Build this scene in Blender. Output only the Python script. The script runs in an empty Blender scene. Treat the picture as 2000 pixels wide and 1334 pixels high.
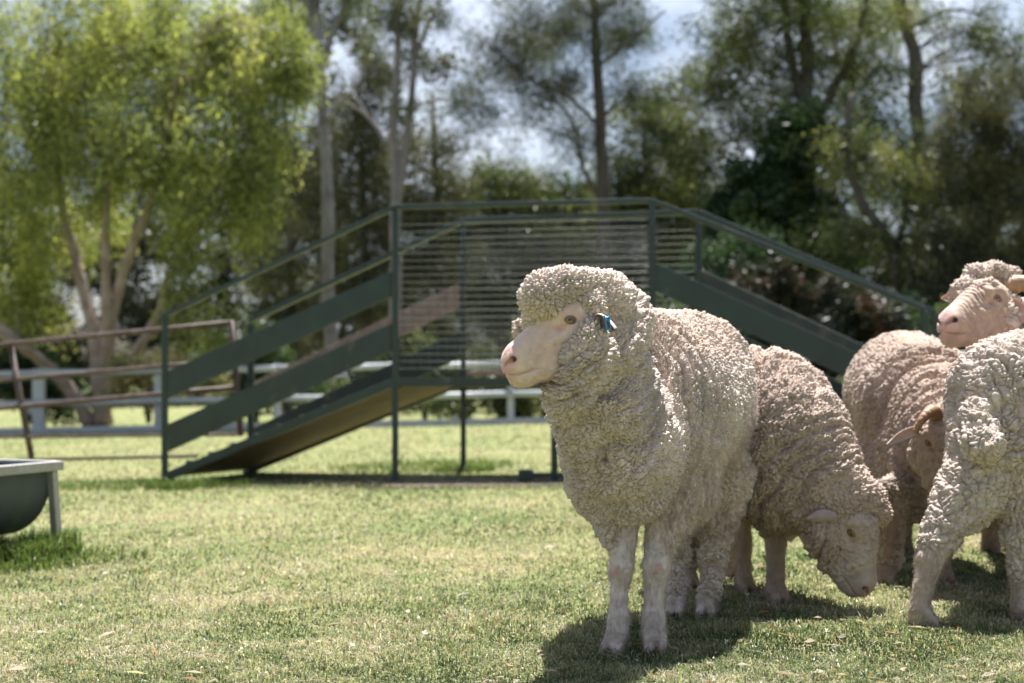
import bpy, math, random
import numpy as np
from mathutils import Vector, Matrix

# ------------------------------------------------------------------ camera, sky, sun, exposure
sc = bpy.context.scene
COL = sc.collection
F = 2778.0            # focal length in photo pixels (50 mm on a 36 mm sensor, photo 2000 px wide)
HC = 0.75             # camera height
HY = 735.0            # horizon row in the photo

cam_d = bpy.data.cameras.new("camera")
cam = bpy.data.objects.new("camera", cam_d)
COL.objects.link(cam)
cam.location = (0, 0, HC)
cam.rotation_euler = (math.radians(90), 0, 0)
cam_d.lens = 50.0
cam_d.sensor_width = 36.0
cam_d.shift_y = (HY - 667.0) / 2000.0
cam_d.clip_start = 0.05
cam_d.clip_end = 2000
cam_d.dof.use_dof = True
cam_d.dof.focus_distance = 3.70
cam_d.dof.aperture_fstop = 2.8
cam_d.dof.aperture_blades = 0
sc.camera = cam

SUN = Vector((0.075, 0.30, 0.95)).normalized()      # towards the sun
elev = math.asin(SUN.z)
azim = math.atan2(SUN.x, SUN.y)
world = bpy.data.worlds.new("World")
sc.world = world
world.use_nodes = True
nt = world.node_tree
nt.nodes.clear()
def N_(tree, t, **kw):
    n = tree.nodes.new(t)
    for k, v in kw.items():
        setattr(n, k, v)
    return n
sky = N_(nt, 'ShaderNodeTexSky', sky_type='NISHITA')
sky.sun_disc = False
sky.sun_elevation = elev
sky.sun_rotation = azim
sky.air_density = 1.0
sky.dust_density = 2.0
bg = N_(nt, 'ShaderNodeBackground')
bg.inputs['Strength'].default_value = 0.048
wo = N_(nt, 'ShaderNodeOutputWorld')
# thin bright cloud drifting in the sky
tc = N_(nt, 'ShaderNodeTexCoord')
mp = N_(nt, 'ShaderNodeMapping')
mp.inputs['Scale'].default_value = (3.0, 3.0, 7.0)
mp.inputs['Location'].default_value = (0.35, 0.0, 0.2)
nz = N_(nt, 'ShaderNodeTexNoise')
nz.inputs['Scale'].default_value = 1.6
nz.inputs['Detail'].default_value = 6.0
nz.inputs['Roughness'].default_value = 0.55
rmp = N_(nt, 'ShaderNodeValToRGB')
rmp.color_ramp.elements[0].position = 0.44
rmp.color_ramp.elements[1].position = 0.74
mx = N_(nt, 'ShaderNodeMix', data_type='RGBA')
mx.inputs['B'].default_value = (9.0, 9.6, 11.0, 1)
nt.links.new(tc.outputs['Generated'], mp.inputs['Vector'])
nt.links.new(mp.outputs['Vector'], nz.inputs['Vector'])
nt.links.new(nz.outputs['Fac'], rmp.inputs['Fac'])
nt.links.new(rmp.outputs['Color'], mx.inputs['Factor'])
nt.links.new(sky.outputs['Color'], mx.inputs['A'])
nt.links.new(mx.outputs['Result'], bg.inputs['Color'])
nt.links.new(bg.outputs['Background'], wo.inputs['Surface'])

sl = bpy.data.lights.new("sun", 'SUN')
sl.energy = 4.6
sl.angle = math.radians(0.53)
sl.color = (1.0, 0.975, 0.945)
so = bpy.data.objects.new("sun", sl)
COL.objects.link(so)
so.rotation_euler = (-SUN).to_track_quat('-Z', 'Y').to_euler()
so.location = (4, 8, 14)

sc.view_settings.view_transform = 'Standard'
sc.view_settings.look = 'None'
sc.view_settings.exposure = 1.5
sc.view_settings.gamma = 1.0
sc.cycles.max_bounces = 7
sc.cycles.diffuse_bounces = 3
sc.cycles.transmission_bounces = 4
sc.cycles.transparent_max_bounces = 4
sc.cycles.caustics_reflective = False
sc.cycles.caustics_refractive = False

rng = np.random.default_rng(11)

# ------------------------------------------------------------------ helpers
SLOPE = 0.02
def gz(x, y=0):
    return SLOPE * x
def P(px, py, d):
    """Photo pixel at a known distance -> world point."""
    return np.array([(px - 1000.0) / F * d, d, HC - (py - HY) / F * d])
def G(px, d):
    x = (px - 1000.0) / F * d
    return np.array([x, d, gz(x)])
def unit(v):
    v = np.asarray(v, float)
    return v / (np.linalg.norm(v) + 1e-12)

ORG = {}
def tag(o, label=None, cat=None, group=None, kind=None):
    if label: o['label'] = label
    if cat: o['category'] = cat
    if group: o['group'] = group
    if kind: o['kind'] = kind
    return o
def thing(name, label, cat, loc, group=None):
    o = bpy.data.objects.new(name, None)
    o.empty_display_size = 0.1
    COL.objects.link(o)
    o.location = tuple(loc)
    ORG[o.name] = np.array(loc, float)
    return tag(o, label, cat, group)
def mk(name, V, Fc, mat, parent=None, smooth=True, col=None, label=None, extra=None):
    """V (n,3) world; Fc = array of quads/tris or list of such arrays."""
    V = np.asarray(V, np.float64)
    org = ORG[parent.name] if parent is not None else np.zeros(3)
    me = bpy.data.meshes.new(name)
    if not isinstance(Fc, list):
        Fc = [Fc]
    Fc = [np.asarray(f, np.int32) for f in Fc if len(f)]
    me.vertices.add(len(V))
    me.vertices.foreach_set('co', (V - org).astype(np.float32).ravel())
    nl = sum(f.size for f in Fc)
    npoly = sum(len(f) for f in Fc)
    me.loops.add(nl)
    me.polygons.add(npoly)
    li = np.concatenate([f.ravel() for f in Fc])
    ls = np.concatenate([np.full(len(f), f.shape[1]) for f in Fc])
    st = np.concatenate([[0], np.cumsum(ls)[:-1]]).astype(np.int32)
    me.loops.foreach_set('vertex_index', li.astype(np.int32))
    me.polygons.foreach_set('loop_start', st)
    me.update(calc_edges=True)
    me.polygons.foreach_set('use_smooth', np.full(npoly, smooth))
    if col is not None:
        a = me.attributes.new('col', 'FLOAT_COLOR', 'POINT')
        c = np.ones((len(V), 4), np.float32)
        c[:, :3] = col
        a.data.foreach_set('color', c.ravel())
    me.validate()
    me.materials.append(mat)
    o = bpy.data.objects.new(name, me)
    COL.objects.link(o)
    ORG[o.name] = org
    if parent is not None:
        o.parent = parent
    if label:
        o['label'] = label
    return o

class MB:
    """Collects shapes into one mesh."""
    def __init__(s):
        s.v, s.f, s.c, s.n = [], [], [], 0
    def add(s, V, Fc, col=None):
        V = np.asarray(V, float)
        s.v.append(V)
        for f in (Fc if isinstance(Fc, list) else [Fc]):
            s.f.append(np.asarray(f, int) + s.n)
        s.n += len(V)
        s.c.append(np.broadcast_to(np.asarray(col if col is not None else (1, 1, 1), float), (len(V), 3)))
        return s
    def tube(s, pts, rad, seg=8, caps=True, col=None, phase=0.0):
        pts = np.asarray(pts, float)
        n = len(pts)
        rad = np.broadcast_to(np.asarray(rad, float), (n,))
        T = np.gradient(pts, axis=0)
        T /= np.linalg.norm(T, axis=1)[:, None] + 1e-12
        ref = np.array([0, 0, 1.0]) if abs(T[0][2]) < 0.9 else np.array([0, 1.0, 0])
        V = []
        for i in range(n):
            u = unit(np.cross(T[i], ref)); w = np.cross(T[i], u); ref = np.cross(u, T[i])
            a = np.linspace(0, 2 * math.pi, seg, endpoint=False) + phase
            V.append(pts[i] + rad[i] * (np.cos(a)[:, None] * u + np.sin(a)[:, None] * w))
        V = np.concatenate(V)
        i, j = np.meshgrid(np.arange(n - 1), np.arange(seg), indexing='ij')
        i, j = i.ravel(), j.ravel(); k = (j + 1) % seg
        Q = np.stack([i * seg + j, i * seg + k, (i + 1) * seg + k, (i + 1) * seg + j], 1)
        fs = [Q]
        if caps:
            c0, c1 = len(V), len(V) + 1
            V = np.vstack([V, pts[0], pts[-1]])
            a = np.arange(seg); b = (a + 1) % seg
            fs.append(np.stack([np.full(seg, c0), b, a], 1))
            fs.append(np.stack([np.full(seg, c1), (n - 1) * seg + a, (n - 1) * seg + b], 1))
        return s.add(V, fs, col)
    def prism(s, A, B, col=None):
        """A, B: two matching 4-corner ends -> six sided solid."""
        V = np.vstack([A, B])
        Q = [[3, 2, 1, 0], [4, 5, 6, 7], [0, 1, 5, 4], [1, 2, 6, 5], [2, 3, 7, 6], [3, 0, 4, 7]]
        return s.add(V, np.array(Q), col)
    def beam(s, a, b, w, h, up=(0, 0, 1), col=None):
        """box beam from a to b, width w sideways, height h along up."""
        a, b, up = np.asarray(a, float), np.asarray(b, float), np.asarray(up, float)
        t = unit(b - a); sd = unit(np.cross(t, up)); u = np.cross(sd, t)
        def ring(p): return np.array([p - sd * w / 2 - u * h / 2, p + sd * w / 2 - u * h / 2, p + sd * w / 2 + u * h / 2, p - sd * w / 2 + u * h / 2])
        return s.prism(ring(a), ring(b), col)
    def build(s, name, mat, parent=None, smooth=True, label=None, bevel=0.0):
        V = np.concatenate(s.v); fs = {}
        for f in s.f:
            fs.setdefault(f.shape[1], []).append(f)
        o = mk(name, V, [np.concatenate(x) for x in fs.values()], mat, parent, smooth, np.concatenate(s.c), label)
        if bevel:
            m = o.modifiers.new('bevel', 'BEVEL'); m.width = bevel; m.segments = 2; m.limit_method = 'ANGLE'
            o.data.polygons.foreach_set('use_smooth', np.zeros(len(o.data.polygons), bool))
        return o

def hash3(i, j, k, seed):
    with np.errstate(over='ignore'):
        h = (i.astype(np.uint32) * np.uint32(374761393) + j.astype(np.uint32) * np.uint32(668265263)
             + k.astype(np.uint32) * np.uint32(2147483647) + np.uint32(seed * 974711 % 4294967291))
        h = (h ^ (h >> np.uint32(13))) * np.uint32(1274126177)
        h = (h ^ (h >> np.uint32(16))) * np.uint32(2246822519)
        h = h ^ (h >> np.uint32(15))
    return (h & np.uint32(0xFFFFFF)).astype(np.float32) / np.float32(16777216.0)
def vnoise(p, seed=0):
    p = np.asarray(p, np.float32); fl = np.floor(p); i = fl.astype(np.int64); f = p - fl
    f = f * f * (3 - 2 * f)
    r = 0
    for a in (0, 1):
        wa = f[:, 0] if a else 1 - f[:, 0]
        for b in (0, 1):
            wb = f[:, 1] if b else 1 - f[:, 1]
            for c in (0, 1):
                wc = f[:, 2] if c else 1 - f[:, 2]
                r = r + wa * wb * wc * hash3(i[:, 0] + a, i[:, 1] + b, i[:, 2] + c, seed)
    return r * 2 - 1
def cells(p, seed=0):
    """Voronoi: F1, F2 and a random number of the nearest cell."""
    p = np.asarray(p, np.float32); fl = np.floor(p); i = fl.astype(np.int64); f = p - fl
    F1 = np.full(len(p), 9.0, np.float32); F2 = F1.copy(); ID = np.zeros(len(p), np.float32)
    for a in (-1, 0, 1):
        for b in (-1, 0, 1):
            for c in (-1, 0, 1):
                I, J, K = i[:, 0] + a, i[:, 1] + b, i[:, 2] + c
                h = hash3(I, J, K, seed)
                dx = a + 0.1 + 0.8 * h - f[:, 0]
                dy = b + 0.1 + 0.8 * hash3(I, J, K, seed + 7) - f[:, 1]
                dz = c + 0.1 + 0.8 * hash3(I, J, K, seed + 13) - f[:, 2]
                d = np.sqrt(dx * dx + dy * dy + dz * dz)
                n = d < F1
                F2 = np.where(n, F1, np.minimum(F2, d)); ID = np.where(n, h, ID); F1 = np.where(n, d, F1)
    return F1, F2, ID

# ------------------------------------------------------------------ materials
def mat(name):
    m = bpy.data.materials.new(name); m.use_nodes = True
    t = m.node_tree; t.nodes.clear()
    out = N_(t, 'ShaderNodeOutputMaterial')
    return m, t, out
def L(t, a, b): t.links.new(a, b)
def principled(name, col, rough=0.6, metal=0.0, var=0.15, scale=20.0, bump=0.0, bscale=60.0, spec=0.5, col2=None, thr=(0.55, 0.7), attr=False, detail=6.0):
    m, t, out = mat(name)
    b = N_(t, 'ShaderNodeBsdfPrincipled')
    b.inputs['Roughness'].default_value = rough; b.inputs['Metallic'].default_value = metal
    b.inputs['Specular IOR Level'].default_value = spec
    tc = N_(t, 'ShaderNodeTexCoord')
    n = N_(t, 'ShaderNodeTexNoise'); n.inputs['Scale'].default_value = scale; n.inputs['Detail'].default_value = detail
    L(t, tc.outputs['Object'], n.inputs['Vector'])
    mr = N_(t, 'ShaderNodeMapRange')
    mr.inputs['From Min'].default_value = 0.25; mr.inputs['From Max'].default_value = 0.75
    mr.inputs['To Min'].default_value = 1 - var; mr.inputs['To Max'].default_value = 1 + var
    L(t, n.outputs['Fac'], mr.inputs['Value'])
    mul = N_(t, 'ShaderNodeVectorMath', operation='SCALE')
    if attr:
        at = N_(t, 'ShaderNodeAttribute', attribute_name='col')
        mm = N_(t, 'ShaderNodeVectorMath', operation='MULTIPLY')
        mm.inputs[1].default_value = col
        L(t, at.outputs['Color'], mm.inputs[0]); src = mm.outputs[0]
        L(t, src, mul.inputs[0])
    else:
        mul.inputs[0].default_value = col
    L(t, mr.outputs['Result'], mul.inputs['Scale'])
    res = mul.outputs[0]
    if col2 is not None:
        n2 = N_(t, 'ShaderNodeTexNoise'); n2.inputs['Scale'].default_value = scale * 0.45; n2.inputs['Detail'].default_value = 8; n2.inputs['Roughness'].default_value = 0.65
        L(t, tc.outputs['Object'], n2.inputs['Vector'])
        r2 = N_(t, 'ShaderNodeMapRange'); r2.inputs['From Min'].default_value = thr[0]; r2.inputs['From Max'].default_value = thr[1]
        L(t, n2.outputs['Fac'], r2.inputs['Value'])
        mx = N_(t, 'ShaderNodeMix', data_type='RGBA'); mx.inputs['B'].default_value = (*col2, 1)
        L(t, r2.outputs['Result'], mx.inputs['Factor']); L(t, res, mx.inputs['A']); res = mx.outputs['Result']
    L(t, res, b.inputs['Base Color'])
    if bump:
        n3 = N_(t, 'ShaderNodeTexNoise'); n3.inputs['Scale'].default_value = bscale; n3.inputs['Detail'].default_value = 5
        L(t, tc.outputs['Object'], n3.inputs['Vector'])
        bp = N_(t, 'ShaderNodeBump'); bp.inputs['Strength'].default_value = bump; bp.inputs['Distance'].default_value = 0.01
        L(t, n3.outputs['Fac'], bp.inputs['Height']); L(t, bp.outputs['Normal'], b.inputs['Normal'])
    L(t, b.outputs['BSDF'], out.inputs['Surface'])
    return m
def leafy(name, gain=(1, 1, 1), trans=0.45, rough=0.55, tgain=(1.25, 1.2, 0.6), gloss=0.06):
    """two-sided leaf: diffuse + light passing through, colour from the mesh."""
    m, t, out = mat(name)
    at = N_(t, 'ShaderNodeAttribute', attribute_name='col')
    g1 = N_(t, 'ShaderNodeVectorMath', operation='MULTIPLY'); g1.inputs[1].default_value = gain
    L(t, at.outputs['Color'], g1.inputs[0])
    g2 = N_(t, 'ShaderNodeVectorMath', operation='MULTIPLY'); g2.inputs[1].default_value = tgain
    L(t, g1.outputs[0], g2.inputs[0])
    d = N_(t, 'ShaderNodeBsdfDiffuse'); L(t, g1.outputs[0], d.inputs['Color'])
    tr = N_(t, 'ShaderNodeBsdfTranslucent'); L(t, g2.outputs[0], tr.inputs['Color'])
    mx = N_(t, 'ShaderNodeMixShader'); mx.inputs[0].default_value = trans
    L(t, d.outputs[0], mx.inputs[1]); L(t, tr.outputs[0], mx.inputs[2])
    gl = N_(t, 'ShaderNodeBsdfGlossy'); gl.inputs['Roughness'].default_value = rough * 0.7
    gl.inputs['Color'].default_value = (1, 1, 1, 1)
    m2 = N_(t, 'ShaderNodeMixShader'); m2.inputs[0].default_value = gloss
    L(t, mx.outputs[0], m2.inputs[1]); L(t, gl.outputs[0], m2.inputs[2])
    L(t, m2.outputs[0], out.inputs['Surface'])
    return m
# ------------------------------------------------------------------ ground
def build_ground():
    xs = np.concatenate([[-400, -150, -60, -30], np.linspace(-14, 14, 57), [30, 60, 150, 400]])
    ys = np.concatenate([[-60, -20, -5, 0], np.linspace(2, 30, 57), [36, 45, 60, 100, 200, 700]])
    X, Y = np.meshgrid(xs, ys, indexing='ij')
    Z = SLOPE * np.clip(X, -14, 14)
    near = (np.abs(X) < 14) & (Y > 1) & (Y < 30)
    p = np.stack([X.ravel() * 0.6, Y.ravel() * 0.6, 0 * X.ravel()], 1)
    Z = Z + (vnoise(p, 3).reshape(X.shape) * 0.010) * near * (np.abs(Y - 4) > 1.5) - 0.006
    V = np.stack([X.ravel(), Y.ravel(), Z.ravel()], 1)
    n, m_ = X.shape
    i, j = np.meshgrid(np.arange(n - 1), np.arange(m_ - 1), indexing='ij'); i, j = i.ravel(), j.ravel()
    Q = np.stack([i * m_ + j, (i + 1) * m_ + j, (i + 1) * m_ + j + 1, i * m_ + j + 1], 1)
    m, t, out = mat('turf_soil')
    b = N_(t, 'ShaderNodeBsdfPrincipled'); b.inputs['Roughness'].default_value = 0.95; b.inputs['Specular IOR Level'].default_value = 0.1
    tc = N_(t, 'ShaderNodeTexCoord')
    n1 = N_(t, 'ShaderNodeTexNoise'); n1.inputs['Scale'].default_value = 26; n1.inputs['Detail'].default_value = 7; n1.inputs['Roughness'].default_value = 0.7
    n2 = N_(t, 'ShaderNodeTexNoise'); n2.inputs['Scale'].default_value = 1.1; n2.inputs['Detail'].default_value = 4
    for n_ in (n1, n2): L(t, tc.outputs['Object'], n_.inputs['Vector'])
    r1 = N_(t, 'ShaderNodeValToRGB'); e = r1.color_ramp.elements
    e[0].position = 0.3; e[0].color = (0.085, 0.085, 0.045, 1); e[1].position = 0.72; e[1].color = (0.29, 0.26, 0.17, 1)
    x = r1.color_ramp.elements.new(0.5); x.color = (0.19, 0.205, 0.095, 1)
    r2 = N_(t, 'ShaderNodeValToRGB'); e = r2.color_ramp.elements
    e[0].position = 0.35; e[0].color = (0.82, 0.95, 0.75, 1); e[1].position = 0.65; e[1].color = (1.18, 1.08, 1.05, 1)
    mm = N_(t, 'ShaderNodeMix', data_type='RGBA', blend_type='MULTIPLY'); mm.inputs['Factor'].default_value = 1
    L(t, n1.outputs['Fac'], r1.inputs['Fac']); L(t, n2.outputs['Fac'], r2.inputs['Fac'])
    L(t, r1.outputs['Color'], mm.inputs['A']); L(t, r2.outputs['Color'], mm.inputs['B'])
    L(t, mm.outputs['Result'], b.inputs['Base Color'])
    bp = N_(t, 'ShaderNodeBump'); bp.inputs['Strength'].default_value = 0.6; bp.inputs['Distance'].default_value = 0.02
    L(t, n1.outputs['Fac'], bp.inputs['Height']); L(t, bp.outputs['Normal'], b.inputs['Normal'])
    L(t, b.outputs['BSDF'], out.inputs['Surface'])
    o = mk('ground', V, Q, m); tag(o, kind='structure')
build_ground()

M_GRASS = leafy('grass_blade', trans=0.42, gloss=0.012, tgain=(1.15, 1.2, 0.75), rough=0.5)
def blades(n, base, length, width, lean, col, r=rng):
    """bent blades -> V, tris/quads, col"""
    az = r.uniform(0, 2 * math.pi, n)
    d = np.stack([np.cos(az), np.sin(az), 0 * az], 1)
    s = np.stack([-np.sin(az), np.cos(az), 0 * az], 1)
    tw = r.uniform(-0.7, 0.7, n)[:, None]
    s = s * np.cos(tw) + d * np.sin(tw)
    up = np.array([0, 0, 1.0])
    l = length[:, None]; le = lean[:, None]; w = width[:, None]
    p1 = base + up * l * 0.55 * np.sqrt(1 - (0.55 * le) ** 2) + d * l * 0.28 * le
    p2 = base + up * l * np.sqrt(np.maximum(1 - le ** 2, 0.02)) * 0.92 + d * l * 0.85 * le
    V = np.stack([base - s * w * 0.5, base + s * w * 0.5, p1 + s * w * 0.42, p1 - s * w * 0.42, p2], 1).reshape(-1, 3)
    k = np.arange(n)[:, None] * 5
    Q = k + np.array([[0, 1, 2, 3]]); T = k + np.array([[3, 2, 4]])
    C = np.repeat(col, 5, 0)
    return V, [Q, T], C
def build_grass():
    n = 330000
    py = rng.uniform(0, 1, n)
    # spread evenly over the picture rows from just in front of the camera to about 20 m
    row = 52 + (760 - 52) * py ** 0.95
    d = HC * F / row
    x = rng.uniform(-0.56, 0.56, n) * d * 0.80
    z = gz(x) + 0 * d
    p = np.stack([x, d, z], 1)
    g1 = vnoise(np.stack([x * 1.3, d * 1.3, 0 * x], 1), 21); g2 = vnoise(np.stack([x * 6, d * 6, 0 * x], 1), 22)
    g3 = vnoise(np.stack([x * 22, d * 22, 0 * x], 1), 23)
    tone = 0.75 * g1 + 0.70 * g2 + 0.65 * g3 + rng.normal(0, 0.45, n)
    far = np.clip((d - 6) / 10, 0, 1)
    ln = rng.uniform(0.010, 0.029, n) * (1 + 0.35 * g2) * (1 + 0.2 * far)
    tall = rng.random(n) < 0.015
    ln = np.where(tall, ln * rng.uniform(1.5, 2.4, n), ln)
    wd = rng.uniform(0.0020, 0.0050, n) * np.clip(d / 4.2, 1, 5)
    lean = np.clip(rng.beta(2.6, 0.9, n), 0.1, 0.99)
    pal = np.array([[0.050, 0.074, 0.036], [0.118, 0.150, 0.074], [0.212, 0.243, 0.130], [0.33, 0.330, 0.22], [0.52, 0.46, 0.38]])
    t = np.clip((tone + 1.0) / 2.0 * 3.7 + 0.15, 0, 3.999)
    i = t.astype(int); f = (t - i)[:, None]
    col = pal[i] * (1 - f) + pal[i + 1] * f
    dry = rng.random(n) < 0.09 + 0.14 * np.clip(g2 + 1.4 * g1, 0, 1.4)
    col = np.where(dry[:, None], np.array([0.52, 0.42, 0.31]) * rng.uniform(0.55, 1.15, n)[:, None], col)
    red = rng.random(n) < 0.006
    col = np.where(red[:, None], np.array([0.40, 0.14, 0.06]), col)
    lean = np.where(dry, np.clip(lean + 0.25, 0, 0.99), lean)
    col = col * rng.uniform(0.8, 1.2, n)[:, None]
    V, Fs, C = blades(n, p, ln, wd, lean, col)
    # unmown clumps round the trough leg and beneath the basin
    parts = [(V, Fs, C)]
    for (px, d0, rad, cnt, lmax) in ((110, 6.3, 0.11, 420, 0.17), (75, 6.2, 0.16, 420, 0.13), (12, 6.15, 0.22, 1100, 0.15), (150, 6.1, 0.3, 350, 0.06),
                                     (30, 5.85, 0.22, 420, 0.07), (-60, 6.1, 0.4, 1200, 0.15), (352, 10.15, 0.25, 900, 0.10), (420, 10.3, 0.3, 500, 0.07), (240, 10.4, 0.5, 900, 0.07),
                                     (905, 11.3, 0.25, 700, 0.10), (830, 11.9, 0.8, 1500, 0.08)):
        c = G(px, d0)
        a = rng.uniform(0, 6.283, cnt); r_ = rad * np.sqrt(rng.random(cnt))
        q = c + np.stack([r_ * np.cos(a), r_ * np.sin(a), 0 * a], 1); q[:, 2] = gz(q[:, 0])
        cc = np.array([0.075, 0.13, 0.035]) * rng.uniform(0.6, 1.6, cnt)[:, None] + np.array([0.05, 0.02, 0.01]) * rng.random(cnt)[:, None]
        parts.append(blades(cnt, q, rng.uniform(0.3, 1, cnt) * lmax, rng.uniform(0.004, 0.009, cnt), np.clip(rng.beta(2, 1.6, cnt), 0.1, 0.95), cc))
    mb = MB()
    for v, f, c in parts: mb.add(v, f, c)
    o = mb.build('grass', M_GRASS, smooth=False); tag(o, 'short mown lawn of green and straw coloured blades', 'grass', kind='stuff')
    # dry stalks and fallen leaves
    mb = MB(); n = 1300
    row = rng.uniform(130, 640, n); d = HC * F / row; x = rng.uniform(-0.5, 0.5, n) * d * 0.8
    for k in range(n):
        c = np.array([x[k], d[k], gz(x[k]) + rng.uniform(0.006, 0.02)])
        a = rng.uniform(0, 6.28); t_ = np.array([math.cos(a), math.sin(a), rng.uniform(-0.15, 0.25)])
        s_ = np.array([-math.sin(a), math.cos(a), rng.uniform(-0.5, 0.5)])
        if k % 4 == 0: l, w = rng.uniform(0.012, 0.03), rng.uniform(0.006, 0.012)
        else: l, w = rng.uniform(0.02, 0.055), rng.uniform(0.0008, 0.0018)
        cl = np.array([[0.42, 0.33, 0.24], [0.5, 0.42, 0.33], [0.28, 0.17, 0.10], [0.40, 0.33, 0.26]][rng.integers(4)]) * rng.uniform(0.7, 1.1)
        h = np.array([0, 0, w * 0.35])
        mb.add(np.array([c - t_ * l, c - s_ * w + h, c + t_ * l, c + s_ * w + h]), np.array([[0, 1, 2], [0, 2, 3]]), cl)
    o = mb.build('leaf_litter', M_GRASS, smooth=False); tag(o, 'dry leaf and stalk litter strewn over the lawn', 'leaf litter', kind='stuff')
    # white clover heads
    mb = MB(); n = 90
    row = np.concatenate([rng.uniform(70, 200, 60), rng.uniform(150, 560, 30)]); d = HC * F / row; x = rng.uniform(-0.5, 0.5, n) * d * 0.8
    for k in range(n):
        c = np.array([x[k], d[k], gz(x[k]) + rng.uniform(0.02, 0.035)]); r_ = rng.uniform(0.006, 0.011)
        for q in range(9):
            dv = unit(rng.normal(0, 1, 3) + np.array([0, 0, 0.5])) * r_
            s1 = unit(np.cross(dv, [0.3, 0.2, 1])) * r_ * 0.5
            mb.add(np.array([c, c + dv + s1, c + dv * 1.4, c + dv - s1]), np.array([[0, 1, 2, 3]]), (0.72, 0.70, 0.66))
    o = mb.build('clover_flowers', M_GRASS, smooth=False); tag(o, 'small white clover flowers dotted over the lawn', 'flowers', kind='stuff')
build_grass()

# ------------------------------------------------------------------ white post and rail fence
M_WHITE = principled('white_paint', (0.40, 0.42, 0.45), rough=0.5, var=0.08, scale=6, bump=0.1, bscale=30, col2=(0.33, 0.34, 0.34), thr=(0.58, 0.75))
FD = 22.7
def build_fence():
    base = G(900, FD)
    root = thing('post_and_rail_fence', 'white painted post and rail fence with a low kerb board before the trees', 'fence', base)
    xs = [1.056 * v for v in (-11.05, -9.1, -7.15, -5.35, -3.55, -1.78, -0.02, 1.75, 3.5, 5.25, 7.0, 8.8, 10.6)]
    for i, x in enumerate(xs):
        y = FD + 0.0; w = 0.19 if i == 2 else 0.11
        m = MB(); m.beam((x, y, gz(x) - 0.1), (x, y, gz(x) + 1.02), w, 0.11, up=(0, 1, 0))
        if i == 2: m.beam((x - 0.13, y - 0.01, gz(x) + 0.3), (x - 0.13, y - 0.01, gz(x) + 0.5), 0.07, 0.07, up=(0, 1, 0))
        m.build('post', M_WHITE, root, bevel=0.008)
    for nm, z0, r_ in (('upper_rail', 0.955, 0.050), ('lower_rail', 0.475, 0.050)):
        m = MB()
        for a, b in zip(xs[:-1], xs[1:]):
            m.tube([(a + 0.004, FD - 0.10, gz(a) + z0), ((a + b) / 2, FD - 0.10, gz((a + b) / 2) + z0 - 0.012), (b - 0.004, FD - 0.10, gz(b) + z0)], r_, seg=12)
        m.build(nm, M_WHITE, root)
    m = MB(); m.beam((xs[0], FD - 0.19, gz(xs[0]) + 0.03), (xs[-1], FD - 0.19, gz(xs[-1]) + 0.03), 0.04, 0.12)
    m.build('kerb_board', M_WHITE, root, bevel=0.006)
build_fence()

# ------------------------------------------------------------------ rusty portable yard panel
M_RUST = principled('rusty_steel', (0.085, 0.055, 0.047), rough=0.6, metal=0.15, var=0.4, scale=14, bump=0.25, bscale=120, col2=(0.16, 0.125, 0.115), thr=(0.5, 0.72))
def build_panel():
    base = G(60, 11.3)
    root = thing('yard_panel', 'rusty brown tubular steel stockyard panel with five rails, racked up towards the ramp', 'livestock panel', base)
    def line(px0, y0, px1, y1, dL=11.9, dR=10.9):
        return P(px0, y0, dL), P(px1, y1, dR)
    rails = [(-190, 692, 455, 630, 0.021), (-190, 760, 458, 703, 0.018), (-190, 814, 460, 757, 0.021), (-190, 855, 462, 849, 0.012), (-190, 905, 385, 890, 0.013)]
    for (a, b, c, d_, r_) in rails:
        p, q = line(a, b, c, d_)
        MB().tube(np.linspace(p, q, 6), r_, seg=10).build('rail', M_RUST, root)
    t_ = lambda px: 11.9 + (10.9 - 11.9) * (px + 190) / 645
    m = MB(); m.tube([P(20, 672, t_(20)), P(40, 780, t_(40)), P(62, 895, t_(60))], 0.026, seg=10); m.build('post', M_RUST, root)
    m = MB(); m.tube([P(452, 626, 10.9), P(458, 700, 10.9), P(464, 775, 10.9), P(470, 852, 10.9)], 0.022, seg=10); m.build('post', M_RUST, root)
    m = MB(); m.tube([P(-190, 690, 11.9), P(-170, 908, 11.9)], 0.026, seg=10); m.build('post', M_RUST, root)
build_panel()

# ------------------------------------------------------------------ green loading ramp
M_GREEN = principled('green_paint', (0.0125, 0.028, 0.0245), rough=0.33, var=0.3, scale=7, bump=0.12, bscale=70, col2=(0.12, 0.10, 0.09), thr=(0.60, 0.70))
M_WIRE = principled('galvanised_wire', (0.060, 0.066, 0.062), rough=0.45, metal=0.3, var=0.15, scale=30)
M_PLY = principled('plywood', (0.20, 0.135, 0.085), rough=0.7, var=0.25, scale=5, col2=(0.11, 0.075, 0.05), thr=(0.48, 0.72), bump=0.1, bscale=40)
M_OLDWOOD = principled('weathered_board', (0.24, 0.185, 0.155), rough=0.75, var=0.3, scale=12, col2=(0.14, 0.11, 0.09), thr=(0.5, 0.65), bump=0.3, bscale=60)
M_DUSTY = principled('dusty_green_board', (0.040, 0.052, 0.047), rough=0.7, var=0.25, scale=9, col2=(0.13, 0.115, 0.105), thr=(0.5, 0.7))
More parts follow.
